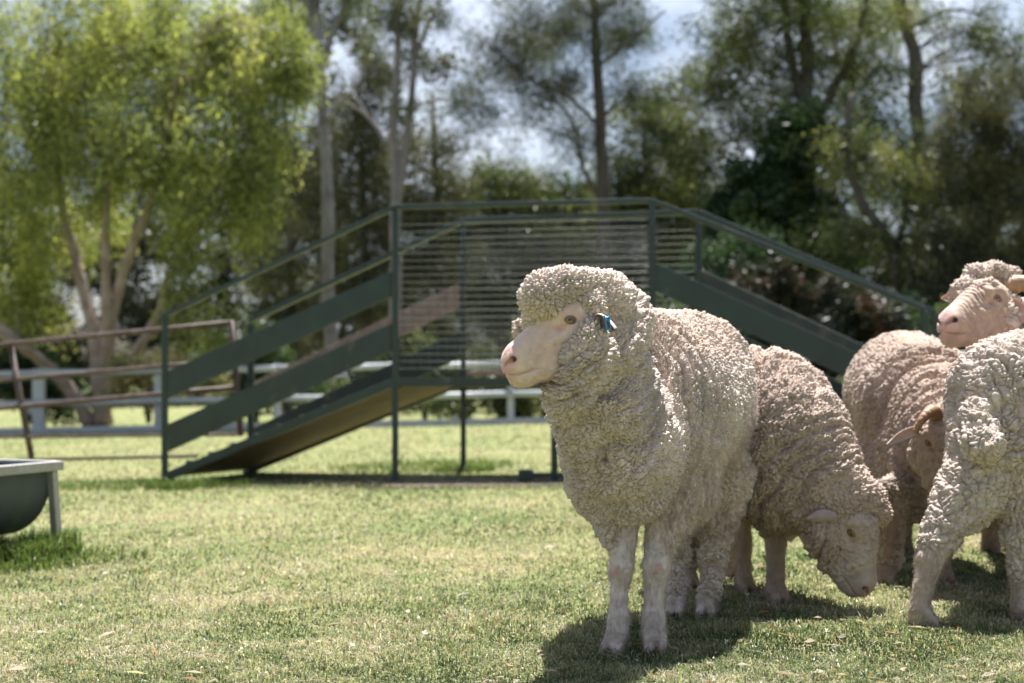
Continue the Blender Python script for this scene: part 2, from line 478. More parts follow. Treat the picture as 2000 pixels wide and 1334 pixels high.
def build_ramp():
    nP1, nP2 = P(772, 735, 10.30), P(1274, 735, 9.92)
    fP1, fP2 = P(905, 735, 11.18), P(1365, 735, 10.62)
    nP1[2] = nP2[2] = fP1[2] = fP2[2] = 0
    dn, df = unit(nP2 - nP1), unit(fP2 - fP1)
    def at(p, s, dirv, z): q = p + dirv * s; return np.array([q[0], q[1], z])
    LEN = 1.86
    DZ, RZ = 0.745, 1.975                # deck and handrail heights (world)
    root = thing('loading_ramp', 'dark green steel and board loading ramp with mesh sided platform', 'livestock ramp', G(1000, 10.4))
    gzp = lambda p: gz(p[0])
    # ends of the slopes
    nA, fA = P(322, 735, 10.78), P(490, 735, 11.72)
    nB, fB = P(1806, 735, 9.45), P(1830, 735, 10.02)
    nA[2] = fA[2] = nB[2] = fB[2] = 0
    zL, zR = gz(-2.6), gz(2.8)
    RL, RR = 0.75 + 119 * 10.78 / F, 0.75 + 131 * 9.45 / F
    # posts
    def post(p, z0, z1, w=0.045, foot=True):
        m = MB(); m.beam((p[0], p[1], z0), (p[0], p[1], z1), w, w, up=(dn[1], -dn[0], 0) if False else (0, 1, 0))
        if foot: m.beam((p[0], p[1], z0 - 0.01), (p[0], p[1], z0 + 0.022), 0.12, 0.12, up=(0, 1, 0))
        m.build('post', M_GREEN, root, bevel=0.005)
    post(nP1, gzp(nP1), RZ - 0.02); post(nP2, gzp(nP2), RZ - 0.02)
    post(fP1, gzp(fP1), RZ - 0.02, 0.042); post(fP2, gzp(fP2), RZ - 0.02, 0.042)
    post(nA, gzp(nA), RL + 0.02); post(fA, gzp(fA), RL - 0.03, 0.05)
    post(nB, gzp(nB), RR - 0.01); post(fB, gzp(fB), RR - 0.01, 0.05)
    mid = at(nP1, 1.17, dn, 0); post(mid, gzp(mid), DZ - 0.05, 0.05)
    midf = at(fP1, 1.0, df, 0); post(midf, gzp(midf), DZ - 0.05, 0.05)
    # handrails (square tube)
    def rail(pts, w=0.042):
        m = MB()
        for a, b in zip(pts[:-1], pts[1:]): m.beam(a, b, w, w * 0.8)
        m.build('handrail', M_GREEN, root, bevel=0.006)
    z = lambda p, h: np.array([p[0], p[1], h])
    rail([z(nA, RL), z(nP1, RZ)]); rail([z(nP1, RZ + 0.001), z(nP2, RZ + 0.001)]); rail([z(nP2, RZ), z(nB, RR)])
    rail([z(fA, RL), z(fP1, RZ)], 0.052); rail([z(fP1, RZ + 0.001), z(fP2, RZ + 0.001)], 0.052); rail([z(fP2, RZ), z(fB, RR)], 0.052)
    # floor beams and sheets
    def beam(name, a, b, w, h, m_=M_GREEN, bev=0.004, up=(0, 0, 1)):
        m = MB(); m.beam(a, b, w, h, up=up); return m.build(name, m_, root, bevel=bev)
    n_in = unit(fP1 - nP1) * 0.035
    for p, q in ((nP1, nP2), (fP1, fP2)):
        beam('deck_beam', z(p, DZ - 0.035), z(q, DZ - 0.035), 0.05, 0.06)
    for s in (0.0, 0.45, 0.93, 1.4, 1.86):
        beam('deck_joist', at(nP1, s, dn, DZ - 0.05) + n_in, at(fP1, s, df, DZ - 0.05) - n_in, 0.045, 0.05)
    def sheet(name, a, b, c, d_, th, m_):
        a, b, c, d_ = map(np.asarray, (a, b, c, d_)); nn = unit(np.cross(b - a, d_ - a)); nn = nn if nn[2] > 0 else -nn
        m = MB(); m.prism(np.array([a, b, c, d_]) - nn * th, np.array([a, b, c, d_])); return m.build(name, m_, root, smooth=False)
    sheet('deck_floor', z(nP1, DZ - 0.012) + n_in, z(nP2, DZ - 0.012) + n_in, z(fP2, DZ - 0.012) - n_in, z(fP1, DZ - 0.012) - n_in, 0.013, M_PLY)
    sheet('ramp_floor', z(nA, zL + 0.05) + n_in, z(nP1, DZ - 0.04) + n_in, z(fP1, DZ - 0.04) - n_in, z(fA, zL + 0.05) - n_in, 0.016, M_PLY)
    sheet('ramp_floor', z(nB, zR + 0.05) + n_in, z(nP2, DZ - 0.04) + n_in, z(fP2, DZ - 0.04) - n_in, z(fB, zR + 0.05) - n_in, 0.016, M_PLY)
    for a, b, zz in ((nA, nP1, zL), (fA, fP1, zL), (nB, nP2, zR), (fB, fP2, zR)):
        beam('ramp_beam', z(a, zz + 0.035), z(b, DZ - 0.035), 0.045, 0.065)
    # cleats nailed across both slopes
    for (a, b, c, d_, zz) in ((nA, nP1, fA, fP1, zL), (nB, nP2, fB, fP2, zR)):
        for k in range(1, 10):
            t_ = k / 10; p, q = a + (b - a) * t_, c + (d_ - c) * t_
            h = zz + 0.05 + (DZ - 0.04 - zz - 0.05) * t_ + 0.022
            o = beam('cleat', z(p, h) + n_in * 0.2, z(q, h) - n_in * 0.2, 0.045, 0.042)
    # side boards: (end a, end b, z bottom a, z top a, z bottom b, z top b)
    def board(a, b, za0, za1, zb0, zb1, m_=M_GREEN, off=0.0, nm='side_board', th=0.022, inset=0.03):
        t = unit(b - a); a2, b2 = a + t * inset, b - t * inset
        s = np.array([-t[1], t[0], 0]) * th / 2; o_ = np.array([-t[1], t[0], 0]) * off
        r = lambda p, z0, z1: np.array([z(p, z0) - s, z(p, z0) + s, z(p, z1) + s, z(p, z1) - s]) + o_
        m = MB(); m.prism(r(a2, za0, za1), r(b2, zb0, zb1)); m.build(nm, m_, root, bevel=0.003)
    zy = lambda py, d: 0.75 - (py - 735) * d / F
    board(nA, nP1, zy(779, 10.78), zy(724, 10.78), zy(580, 10.3), zy(530, 10.3))
    board(nA, nP1, zy(882, 10.78), zy(828, 10.78), zy(686, 10.3), zy(632, 10.3))
    board(fA, fP1, zy(800, 11.6), zy(746, 11.6), zy(600, 11.18), zy(553, 11.18), m_=M_OLDWOOD)
    board(fA, fP1, zy(888, 11.6), zy(836, 11.6), zy(700, 11.18), zy(648, 11.18))
    board(nP2, nB, zy(570, 9.92), zy(514, 9.92), zy(800, 9.45), zy(745, 9.45))
    board(nP2, nB, zy(670, 9.92), zy(616, 9.92), zy(905, 9.45), zy(850, 9.45))
    board(fP2, fB, zy(580, 10.62), zy(528, 10.62), zy(790, 10.02), zy(737, 10.02), m_=M_DUSTY)
    board(fP2, fB, zy(672, 10.62), zy(620, 10.62), zy(885, 10.02), zy(832, 10.02))
    board(fP1, fP2, DZ + 0.012, DZ + 0.045, DZ + 0.012, DZ + 0.045, m_=M_OLDWOOD, nm='kick_board')
    # welded mesh sides
    for p, dv in ((nP1, dn), (fP1, df)):
        m = MB(); top, bot = RZ - 0.05, DZ + 0.06
        k = 0; h = bot
        while h < top:
            m.tube([at(p, 0.03, dv, h), at(p, LEN - 0.03, dv, h)], 0.0024, seg=5, caps=False); h += 0.052
        s = 0.06
        while s < LEN:
            m.tube([at(p, s, dv, bot), at(p, s, dv, top)], 0.0022, seg=4, caps=False); s += 0.065
        m.build('mesh_panel', M_WIRE, root)
    # the drawbar skid by the middle post
    c = at(nP1, 1.0, dn, 0)
    m = MB(); m.beam((c[0] - 0.09, c[1] - 0.05, gz(c[0]) + 0.045), (c[0] + 0.02, c[1] - 0.05, gz(c[0]) + 0.045), 0.08, 0.085)
    m.beam((c[0] + 0.02, c[1] - 0.03, gz(c[0]) + 0.05), (nP2[0], nP2[1] - 0.03, gz(nP2[0]) + 0.05), 0.035, 0.03)
    m.build('skid', M_GREEN, root, bevel=0.004)
    # bare scuffed soil under the platform
    Vs = []; c0 = (nP1 + nP2 + fP1 + fP2) / 4
    a = np.linspace(0, 2 * math.pi, 48, endpoint=False)
    for ring in (0, 0.35, 0.7, 1.0):
        rr = ring * (1 + 0.10 * np.sin(3 * a + 1) + 0.08 * np.sin(7 * a))
        q = c0 + np.stack([np.cos(a) * rr * 1.5, np.sin(a) * rr * 0.34 - 0.42, 0 * a], 1); q[:, 2] = gz(q[:, 0]) + 0.006 * (1 - ring) + 0.004
        Vs.append(q)
    V = np.concatenate(Vs); i, j = np.meshgrid(np.arange(3), np.arange(48), indexing='ij'); i, j = i.ravel(), j.ravel(); k = (j + 1) % 48
    M_SOIL = principled('bare_soil', (0.17, 0.13, 0.10), rough=0.95, var=0.35, scale=18, bump=0.6, bscale=50)
    o = mk('bare_soil', V, np.stack([i * 48 + j, (i + 1) * 48 + j, (i + 1) * 48 + k, i * 48 + k], 1), M_SOIL); tag(o, kind='structure')
build_ramp()

# ------------------------------------------------------------------ water trough
M_BASIN = principled('trough_plastic', (0.055, 0.075, 0.082), rough=0.55, var=0.2, scale=7, bump=0.1, bscale=200, col2=(0.10, 0.11, 0.10), thr=(0.6, 0.8))
M_ZINC = principled('galvanised_steel', (0.42, 0.40, 0.38), rough=0.5, metal=0.55, var=0.2, scale=25, col2=(0.27, 0.22, 0.19), thr=(0.6, 0.75))
M_WATER = principled('still_water', (0.02, 0.03, 0.035), rough=0.05, var=0.05)
def build_trough():
    C0 = P(119, 900, 6.33); zt = C0[2]
    A = unit([-0.35, -0.94, 0]); B = np.array([-0.94, 0.35, 0]); B = unit(B)
    Ln, W, Dp = 1.5, 0.62, 0.325
    root = thing('water_trough', 'dark half round water trough in a galvanised steel stand with tall grass at its leg', 'trough', (C0[0], C0[1], gz(C0[0])))
    # basin: half-round section swept along A, with closed ends, inner and outer skins
    a = np.linspace(0, math.pi, 25)
    def sec(s, w, d_): return np.array([C0 + A * s + B * (W / 2 - math.cos(t) * w / 2) + np.array([0, 0, -0.012 - math.sin(t) ** 0.8 * d_ if math.sin(t) > 0 else -0.012]) for t in a])
    ss = np.linspace(0.03, Ln - 0.03, 12)
    V = [sec(s, W - 0.05, Dp) for s in ss] + [sec(s, W - 0.074, Dp - 0.012) for s in np.linspace(0.042, Ln - 0.042, 12)]
    V = np.concatenate(V); Q = []
    for off, flip in ((0, 0), (12 * 25, 1)):
        for i in range(11):
            for j in range(24):
                q = [off + i * 25 + j, off + i * 25 + j + 1, off + (i + 1) * 25 + j + 1, off + (i + 1) * 25 + j]
                Q.append(q[::-1] if flip else q)
    T = []
    for base in (0, 11 * 25, 12 * 25, 23 * 25):
        for j in range(12):
            Q.append([base + j, base + j + 1, base + 23 - j, base + 24 - j]) if j < 12 else None
    mk('basin', V, np.array(Q), M_BASIN, root)
    m = MB(); hz = np.array([0, 0, -0.10])
    m.prism(np.array([C0 + A * 0.05 + B * 0.05 + hz, C0 + A * (Ln - 0.05) + B * 0.05 + hz, C0 + A * (Ln - 0.05) + B * (W - 0.05) + hz, C0 + A * 0.05 + B * (W - 0.05) + hz]) - np.array([0, 0, 0.004]),
            np.array([C0 + A * 0.05 + B * 0.05 + hz, C0 + A * (Ln - 0.05) + B * 0.05 + hz, C0 + A * (Ln - 0.05) + B * (W - 0.05) + hz, C0 + A * 0.05 + B * (W - 0.05) + hz]))
    m.build('water', M_WATER, root, smooth=False)
    up = np.array([0, 0, 1.0])
    for p, q in ((C0, C0 + A * Ln), (C0 + B * W, C0 + B * W + A * Ln), (C0 + B * 0.03, C0 + B * (W - 0.03)), (C0 + A * Ln + B * 0.03, C0 + A * Ln + B * (W - 0.03))):
        m = MB(); m.beam(p - up * 0.02, q - up * 0.02, 0.035, 0.042); m.build('rim', M_ZINC, root, bevel=0.004)
    for p in (C0 + A * 0.045 + B * 0.012, C0 + A * (Ln - 0.045) + B * 0.012, C0 + B * (W - 0.012) + A * 0.045, C0 + B * (W - 0.012) + A * (Ln - 0.045)):
        m = MB(); f = p + (np.array([0.02, 0.02, 0])); m.beam((p[0], p[1], zt - 0.042), (f[0], f[1], gz(p[0]) - 0.02), 0.036, 0.036, up=A)
        m.build('leg', M_ZINC, root, bevel=0.004)
build_trough()
# ------------------------------------------------------------------ trees
def leaf_quads(c, d, nrm, Ln, W, col):
    n = len(c); s = np.cross(d, nrm); s /= np.linalg.norm(s, axis=1)[:, None] + 1e-9
    Ln, W = Ln[:, None], W[:, None]
    V = np.stack([c - d * Ln / 2, c + s * W / 2 - d * Ln * 0.08, c + d * Ln / 2, c - s * W / 2 - d * Ln * 0.08], 1).reshape(-1, 3)
    return V, np.arange(n * 4).reshape(n, 4), np.repeat(col, 4, 0)
def crown(r, blobs, leaf, width, pal, droop=0.5, spread=0.30, per=130, tone=0.32, flat=1.0, mult=1.3, tight=0.62):
    spread *= tight
    leaf, width = leaf * mult ** -0.55, width * mult ** -0.55
    """blobs: (centre, rx, ry, rz, n leaves). Leaves sit in sprays, sprays fill the blobs."""
    Vs, Qs, Cs, cen, k = [], [], [], [], 0
    pal = np.array(pal)
    for (c, rx, ry, rz, n) in blobs:
        n = int(n * mult); m = max(3, int(n / mult / per))
        q = r.normal(0, 1, (m, 3)); q /= np.linalg.norm(q, axis=1)[:, None]; q *= (r.random(m) ** (1 / 2.2))[:, None]
        q = c + q * np.array([rx, ry, rz])
        cen.append(q)
        idx = r.integers(0, m, n); tn = r.normal(0, tone, m)[idx]
        off = r.normal(0, 1, (n, 3)) * np.array([spread, spread, spread * flat])
        pos = q[idx] + off
        d = r.normal(0, 1, (n, 3)); d[:, 2] = d[:, 2] * (1 - droop) - droop * 1.3; d /= np.linalg.norm(d, axis=1)[:, None]
        nr = r.normal(0, 1, (n, 3)); nr[:, 2] += 0.3
        Lf = leaf * r.uniform(0.6, 1.35, n); Wf = width * r.uniform(0.6, 1.35, n)
        t = np.clip((r.random(n) * 0.4 + 0.22 + tn) * (len(pal) - 1), 0, len(pal) - 1.001); i = t.astype(int); f = (t - i)[:, None]
        col = (pal[i] * (1 - f) + pal[i + 1] * f) * r.uniform(0.8, 1.2, n)[:, None]
        V, Q, C = leaf_quads(pos, d, nr, Lf, Wf, col)
        Vs.append(V); Qs.append(Q + k); Cs.append(C); k += len(V)
    return np.concatenate(Vs), np.concatenate(Qs), np.concatenate(Cs), np.concatenate(cen)
def smooth_line(pts, n=14):
    pts = np.asarray(pts, float); t = np.linspace(0, len(pts) - 1, n); i = np.minimum(t.astype(int), len(pts) - 2); f = t - i
    P0 = pts[np.maximum(i - 1, 0)]; P1 = pts[i]; P2 = pts[i + 1]; P3 = pts[np.minimum(i + 2, len(pts) - 1)]; f = f[:, None]
    return 0.5 * (2 * P1 + (P2 - P0) * f + (2 * P0 - 5 * P1 + 4 * P2 - P3) * f ** 2 + (3 * P1 - P0 - 3 * P2 + P3) * f ** 3)
def B(px, py, d, rx, rz, n, ry=None, s=1.0):
    """blob at a photo pixel and distance; sizes in photo pixels"""
    k = d / F
    return (P(px, py, d), rx * k, (ry if ry else rx) * k * s, rz * k, n)
def tree(name, label, base, trunks, blobs, bark, leafm, leaf, width, pal, group=None, cat='tree', seed=1, limbs=40, limb_r=0.03, **kw):
    r = np.random.default_rng(seed)
    root = thing(name, label, cat, base, group)
    mb = MB(); tp = []
    for pts, r0, r1 in trunks:
        ln = smooth_line(pts, 18); jit = r.normal(0, 0.25 * r1, ln.shape); jit[0] = 0
        ln = ln + jit; tp.append(ln)
        mb.tube(ln, np.linspace(r0, r1, len(ln)) * (1 + 0.05 * np.sin(np.arange(len(ln)) * 2.1)), seg=9)
    if blobs:
        V, Q, C, cen = crown(r, blobs, leaf, width, pal, **kw)
        if tp:
            allp = np.concatenate(tp)
            sel = r.permutation(len(cen))[:limbs]
            for c in cen[sel]:
                dd = np.linalg.norm(allp - c, axis=1) + np.where(allp[:, 2] > c[2] - 0.1, 2.0, 0)
                p0 = allp[np.argmin(dd)]; l = np.linalg.norm(c - p0)
                if l > 6 or l < 0.2: continue
                mid = (p0 + c) / 2 + np.array([0, 0, 0.12 * l]) + r.normal(0, 0.06 * l, 3)
                ln = smooth_line([p0, mid, c], 8)
                mb.tube(ln, np.linspace(limb_r * (0.6 + 0.25 * l), limb_r * 0.2, 8), seg=5, caps=False)
        if mb.v: mb.build('trunk', bark, root)
        mk('crown', V, Q, leafm, root, smooth=False, col=C)
    elif mb.v: mb.build('trunk', bark, root)
    return root

BK_PALE = principled('pale_bark', (0.21, 0.198, 0.215), rough=0.8, var=0.2, scale=3, bump=0.3, bscale=20, col2=(0.11, 0.09, 0.085), thr=(0.48, 0.62))
BK_PINK = principled('papery_bark', (0.33, 0.26, 0.225), rough=0.85, var=0.3, scale=4, bump=0.5, bscale=25, col2=(0.22, 0.14, 0.10), thr=(0.5, 0.68))
BK_DARK = principled('dark_bark', (0.085, 0.072, 0.07), rough=0.9, var=0.3, scale=4, bump=0.5, bscale=25)
BK_GREY = principled('grey_bark', (0.20, 0.18, 0.19), rough=0.85, var=0.25, scale=4, bump=0.3, bscale=25)
LF = leafy('leaf_bright', trans=0.5, tgain=(1.3, 1.25, 0.8), gloss=0.02)
LF2 = leafy('leaf_dull', trans=0.35, tgain=(1.15, 1.1, 0.75), gloss=0.022)
PAL_BRIGHT = [[0.10, 0.125, 0.05], [0.19, 0.23, 0.08], [0.31, 0.35, 0.115], [0.48, 0.49, 0.17]]
PAL_OLIVE = [[0.026, 0.040, 0.020], [0.06, 0.085, 0.036], [0.125, 0.155, 0.06], [0.26, 0.27, 0.10]]
PAL_GREY = [[0.025, 0.036, 0.026], [0.05, 0.068, 0.045], [0.09, 0.11, 0.065], [0.19, 0.195, 0.10]]
PAL_DARK = [[0.018, 0.035, 0.022], [0.03, 0.06, 0.03], [0.05, 0.09, 0.035], [0.10, 0.15, 0.05]]
PAL_BROWN = [[0.024, 0.028, 0.018], [0.055, 0.060, 0.033], [0.105, 0.112, 0.056], [0.20, 0.195, 0.095]]
PAL_CREAM = [[0.17, 0.18, 0.09], [0.30, 0.29, 0.17], [0.45, 0.42, 0.28], [0.55, 0.5, 0.36]]
PAL_RED = [[0.012, 0.02, 0.014], [0.02, 0.030, 0.018], [0.030, 0.034, 0.02], [0.07, 0.036, 0.024]]

# 1 the bright multi-stemmed tree on the left
D = 24.0
tree('weeping_tree', 'bright yellow green weeping tree with several pinkish stems behind the white fence', G(195, D),
     [([P(203, 832, D), P(195, 760, D), P(180, 640, D), P(150, 520, D + .2), P(120, 380, D + .4), P(100, 200, D + .6)], 0.17, 0.04),
      ([P(205, 832, D), P(203, 720, D), P(208, 600, D - .2), P(205, 470, D - .3), P(215, 300, D - .4), P(240, 120, D - .4)], 0.135, 0.035),
      ([P(215, 790, D), P(215, 640, D), P(250, 500, D - .3), P(300, 380, D - .6), P(330, 230, D - .8), P(360, 90, D - 1)], 0.12, 0.04),
      ([P(210, 760, D), P(262, 690, D - .3), P(310, 610, D - .6), P(330, 540, D - .9), P(390, 450, D - 1.2)], 0.10, 0.03),
      ([P(178, 832, D), P(130, 750, D - .2), P(60, 690, D - .5), P(0, 640, D - .8), P(-80, 560, D - 1)], 0.13, 0.06),
      ([P(150, 770, D), P(90, 705, D - .5), P(30, 670, D - .8), P(-40, 640, D - 1)], 0.07, 0.03)],
     [B(120, 120, D, 210, 190, 15000, s=.8), B(330, 100, D, 190, 130, 11000), B(500, 130, D - .6, 120, 95, 6500), B(60, 360, D, 170, 170, 9000), B(330, 290, D - .6, 180, 120, 10000),
      B(480, 290, D - 1, 95, 130, 5000), B(500, 400, D - 1, 70, 90, 2600), B(400, 430, D - 1.2, 90, 75, 3000), B(150, 450, D + 1.6, 130, 60, 2600), B(20, 540, D + .6, 90, 100, 3600),
      B(340, 520, D - 1.4, 75, 45, 1100), B(70, 630, D + .8, 70, 60, 1100), B(-120, 300, D, 200, 300, 6000), B(430, 645, D - 1.6, 45, 40, 900), B(575, 130, D - .8, 50, 60, 1600), B(350, 600, D - 1.4, 40, 50, 600)],
     BK_PINK, LF, 0.15, 0.030, PAL_BRIGHT, seed=3, droop=0.75, spread=0.19, per=110, tone=0.30, tight=0.85, mult=1.05, limbs=150, limb_r=0.016, flat=1.5)

# 2 the tall pale gum
D = 28.0
tree('gum_tree', 'tall gum tree with a straight pale grey trunk right of the weeping tree', G(642, D),
     [([P(642, 822, D), P(644, 640, D), P(640, 430, D), P(632, 200, D), P(622, 40, D), P(618, -200, D)], 0.145, 0.075),
      ([P(632, 120, D), P(650, 60, D), P(690, -20, D), P(740, -120, D)], 0.09, 0.05), ([P(638, 240, D), P(662, 205, D - .5), P(690, 190, D - .8), P(720, 225, D - 1)], 0.035, 0.015),
      ([P(628, 110, D), P(608, 20, D), P(590, -80, D)], 0.09, 0.05), ([P(640, 300, D), P(600, 260, D - .4), P(575, 245, D - .6)], 0.04, 0.02)],
     [B(640, -40, D, 130, 60, 1500), B(700, 40, D, 60, 50, 500), B(580, 30, D + 1, 60, 70, 900), B(520, 20, D + 2, 70, 60, 1400)],
     BK_PALE, LF2, 0.2, 0.03, PAL_OLIVE, seed=5, droop=0.6, spread=0.3, limbs=10)
# 3 forked thin trunks
D = 32.0
tree('gum_tree', 'slender grey gum forking low into two thin stems, behind the left corner of the platform', G(772, D),
     [([P(772, 812, D), P(772, 600, D), P(774, 400, D), P(770, 240, D), P(778, 90, D), P(782, -60, D)], 0.16, 0.06),
      ([P(774, 400, D), P(795, 270, D), P(806, 170, D), P(812, 60, D), P(835, -40, D)], 0.11, 0.05),
      ([P(812, 110, D), P(850, 20, D), P(880, -60, D)], 0.05, 0.03), ([P(770, 300, D), P(720, 230, D), P(660, 190, D)], 0.05, 0.02)],
     [B(800, 10, D, 110, 90, 1500), B(870, 130, D, 70, 130, 1000), B(740, 40, D, 70, 70, 700), B(830, 240, D, 60, 70, 450)],
     BK_GREY, LF2, 0.22, 0.03, PAL_GREY, seed=7, droop=0.75, spread=0.35, limbs=25)
# 4 the dark straight trunk with soft hanging needles
D = 33.0
tree('she_oak', 'tall she oak with a dark straight trunk and soft hanging foliage behind the platform', G(1180, D),
     [([P(1182, 812, D), P(1181, 600, D), P(1178, 380, D), P(1172, 220, D), P(1163, 60, D), P(1160, -120, D)], 0.20, 0.09),
      ([P(1178, 400, D), P(1140, 330, D), P(1120, 240, D), P(1060, 170, D)], 0.06, 0.03), ([P(1172, 250, D), P(1110, 190, D), P(1020, 150, D)], 0.05, 0.02),
      ([P(1168, 130, D), P(1240, 70, D), P(1300, 20, D)], 0.05, 0.02)],
     [B(1050, 90, D, 130, 95, 4600), B(1120, 20, D, 150, 70, 4200), B(980, 150, D, 90, 70, 1700), B(1080, 200, D, 100, 60, 1800), B(1230, 60, D, 90, 70, 2000), B(1130, 290, D, 70, 60, 1300), B(1240, 200, D, 80, 70, 1500), B(1090, 130, D + 1, 150, 110, 1500), B(930, 60, D, 90, 70, 500), B(985, 255, D, 95, 50, 1000), B(910, 200, D, 60, 70, 600)],
     BK_DARK, LF2, 0.24, 0.022, PAL_GREY, seed=9, droop=0.7, spread=0.33, limbs=60, limb_r=0.02, tone=0.3)
# 5 big dark trees on the right
D = 30.0
tree('gum_tree', 'broad dark gum with twin brown trunks and ivy covered lower stem, right of the platform', G(1585, D),
     [([P(1585, 820, D), P(1588, 560, D), P(1580, 300, D), P(1574, 120, D), P(1560, -60, D)], 0.24, 0.12),
      ([P(1584, 250, D), P(1548, 120, D), P(1530, 0, D), P(1520, -100, D)], 0.12, 0.07), ([P(1582, 260, D), P(1640, 150, D), P(1680, 60, D), P(1700, -60, D)], 0.11, 0.05)],
     [B(1540, 40, D, 160, 110, 5200), B(1420, 60, D, 110, 80, 2400), B(1660, 100, D, 120, 110, 3400), B(1460, 210, D, 110, 80, 2300), B(1700, 230, D, 90, 70, 1500), B(1380, 190, D + 1, 110, 90, 3200), B(1600, -60, D, 220, 60, 3000), B(1480, 110, D + 1, 150, 110, 1300), B(1640, 190, D + 1, 120, 90, 1600), B(1560, 60, D + 1.5, 190, 100, 1100), B(1370, 300, D + 1, 80, 70, 2200)],
     BK_DARK, LF2, 0.2, 0.035, PAL_OLIVE, seed=12, droop=0.5, spread=0.36, limbs=70, limb_r=0.025)
D = 29.0
tree('climbing_ivy', 'dark green ivy mass swallowing the lower trunk of the broad gum', G(1565, D), [([P(1560, 812, D), P(1555, 600, D), P(1560, 300, D)], 0.08, 0.04)],
     [B(1555, 290, D, 75, 95, 5200), B(1530, 420, D, 120, 80, 5200), B(1470, 380, D, 80, 60, 2400), B(1590, 500, D, 130, 80, 4500), B(1430, 440, D, 60, 60, 1800)],
     BK_DARK, LF2, 0.17, 0.10, PAL_DARK, seed=14, cat='climber', droop=0.4, spread=0.25, limbs=20)
D = 34.0
tree('gum_tree', 'gum with a dark curving trunk near the top right of the wood', G(1795, D),
     [([P(1800, 815, D), P(1805, 560, D), P(1796, 330, D), P(1785, 130, D), P(1762, 30, D), P(1755, -80, D)], 0.22, 0.13), ([P(1790, 140, D), P(1690, 130, D), P(1620, 110, D)], 0.06, 0.02),
      ([P(1770, 60, D), P(1850, 20, D), P(1920, 30, D)], 0.06, 0.02)],
     [B(1760, 20, D, 110, 60, 1900), B(1900, 60, D, 130, 60, 1700), B(1680, 150, D, 80, 60, 1000), B(1860, 130, D, 120, 50, 900), B(1980, 100, D, 80, 60, 1200), B(1730, 330, D, 130, 100, 4200), B(1850, 220, D, 110, 80, 1300), B(1800, 80, D + 1, 160, 90, 1300)],
     BK_DARK, LF2, 0.22, 0.03, PAL_OLIVE, seed=16, droop=0.6, spread=0.36, limbs=50, limb_r=0.02)
D = 27.0
tree('leaning_tree', 'dark leaning tree with bare forked lower limbs at the right edge of the wood', G(1760, D),
     [([P(1762, 812, D), P(1758, 560, D), P(1735, 470, D), P(1680, 390, D), P(1650, 280, D), P(1665, 180, D)], 0.15, 0.05), ([P(1740, 480, D), P(1690, 440, D), P(1620, 405, D)], 0.06, 0.03), ([P(1745, 500, D), P(1770, 400, D), P(1740, 300, D)], 0.06, 0.03)],
     [B(1680, 300, D, 90, 60, 1700), B(1770, 380, D, 90, 60, 1800), B(1660, 480, D, 110, 50, 1700), B(1800, 480, D, 90, 70, 2000)],
     BK_DARK, LF2, 0.17, 0.035, PAL_OLIVE, seed=18, droop=0.5, spread=0.28, limbs=30)
D = 26.0
tree('she_oak', 'dense dark drooping she oak filling the right edge of the picture', G(1930, D),
     [([P(1930, 815, D), P(1935, 500, D), P(1950, 200, D)], 0.16, 0.05), ([P(1990, 815, D), P(2005, 500, D), P(2030, 160, D)], 0.14, 0.05)],
     [B(1940, 190, D, 90, 70, 4200), B(1890, 320, D, 85, 95, 5200), B(1985, 330, D, 80, 110, 4500), B(1880, 470, D, 95, 80, 5000), B(1970, 520, D, 80, 80, 3600), B(1830, 560, D, 90, 70, 4000), B(2090, 300, D, 110, 220, 5000), B(1940, 640, D, 120, 70, 3500)],
     BK_DARK, LF2, 0.2, 0.024, PAL_BROWN, seed=20, droop=0.8, spread=0.26, limbs=60, limb_r=0.02)
# 6 brown she oaks on the left centre
D = 35.0
for k, (lab, px, blobs) in enumerate((
    ('brownish she oak with drooping twigs between the pale gum and the forked gum', 705, [B(705, 180, D, 85, 90, 3800), B(700, 310, D, 105, 90, 5200), B(720, 440, D, 110, 80, 5000), B(690, 560, D, 110, 80, 4800), B(735, 90, D, 50, 60, 900)]),
    ('brownish she oak rising behind the mesh of the platform, lower than its neighbours', 850, [B(840, 300, D, 65, 70, 2600), B(850, 400, D, 90, 70, 4200), B(840, 520, D, 110, 80, 5000), B(850, 650, D, 110, 70, 4000)]),
    ('brownish she oak half hidden by the right side of the weeping tree', 560, [B(560, 120, D, 80, 130, 3500), B(560, 330, D, 90, 110, 4500), B(545, 520, D, 100, 90, 5200), B(570, 660, D, 110, 70, 4000)]))):
    tree('she_oak', lab, G(px, D), [([P(px, 810, D), P(px + 8, 500, D), P(px - 6, 180, D)], 0.15, 0.04)], blobs, BK_DARK, LF2, 0.2, 0.026, PAL_BROWN,
         seed=30 + k, droop=0.8, spread=0.33, limbs=60, limb_r=0.02, tone=0.3)
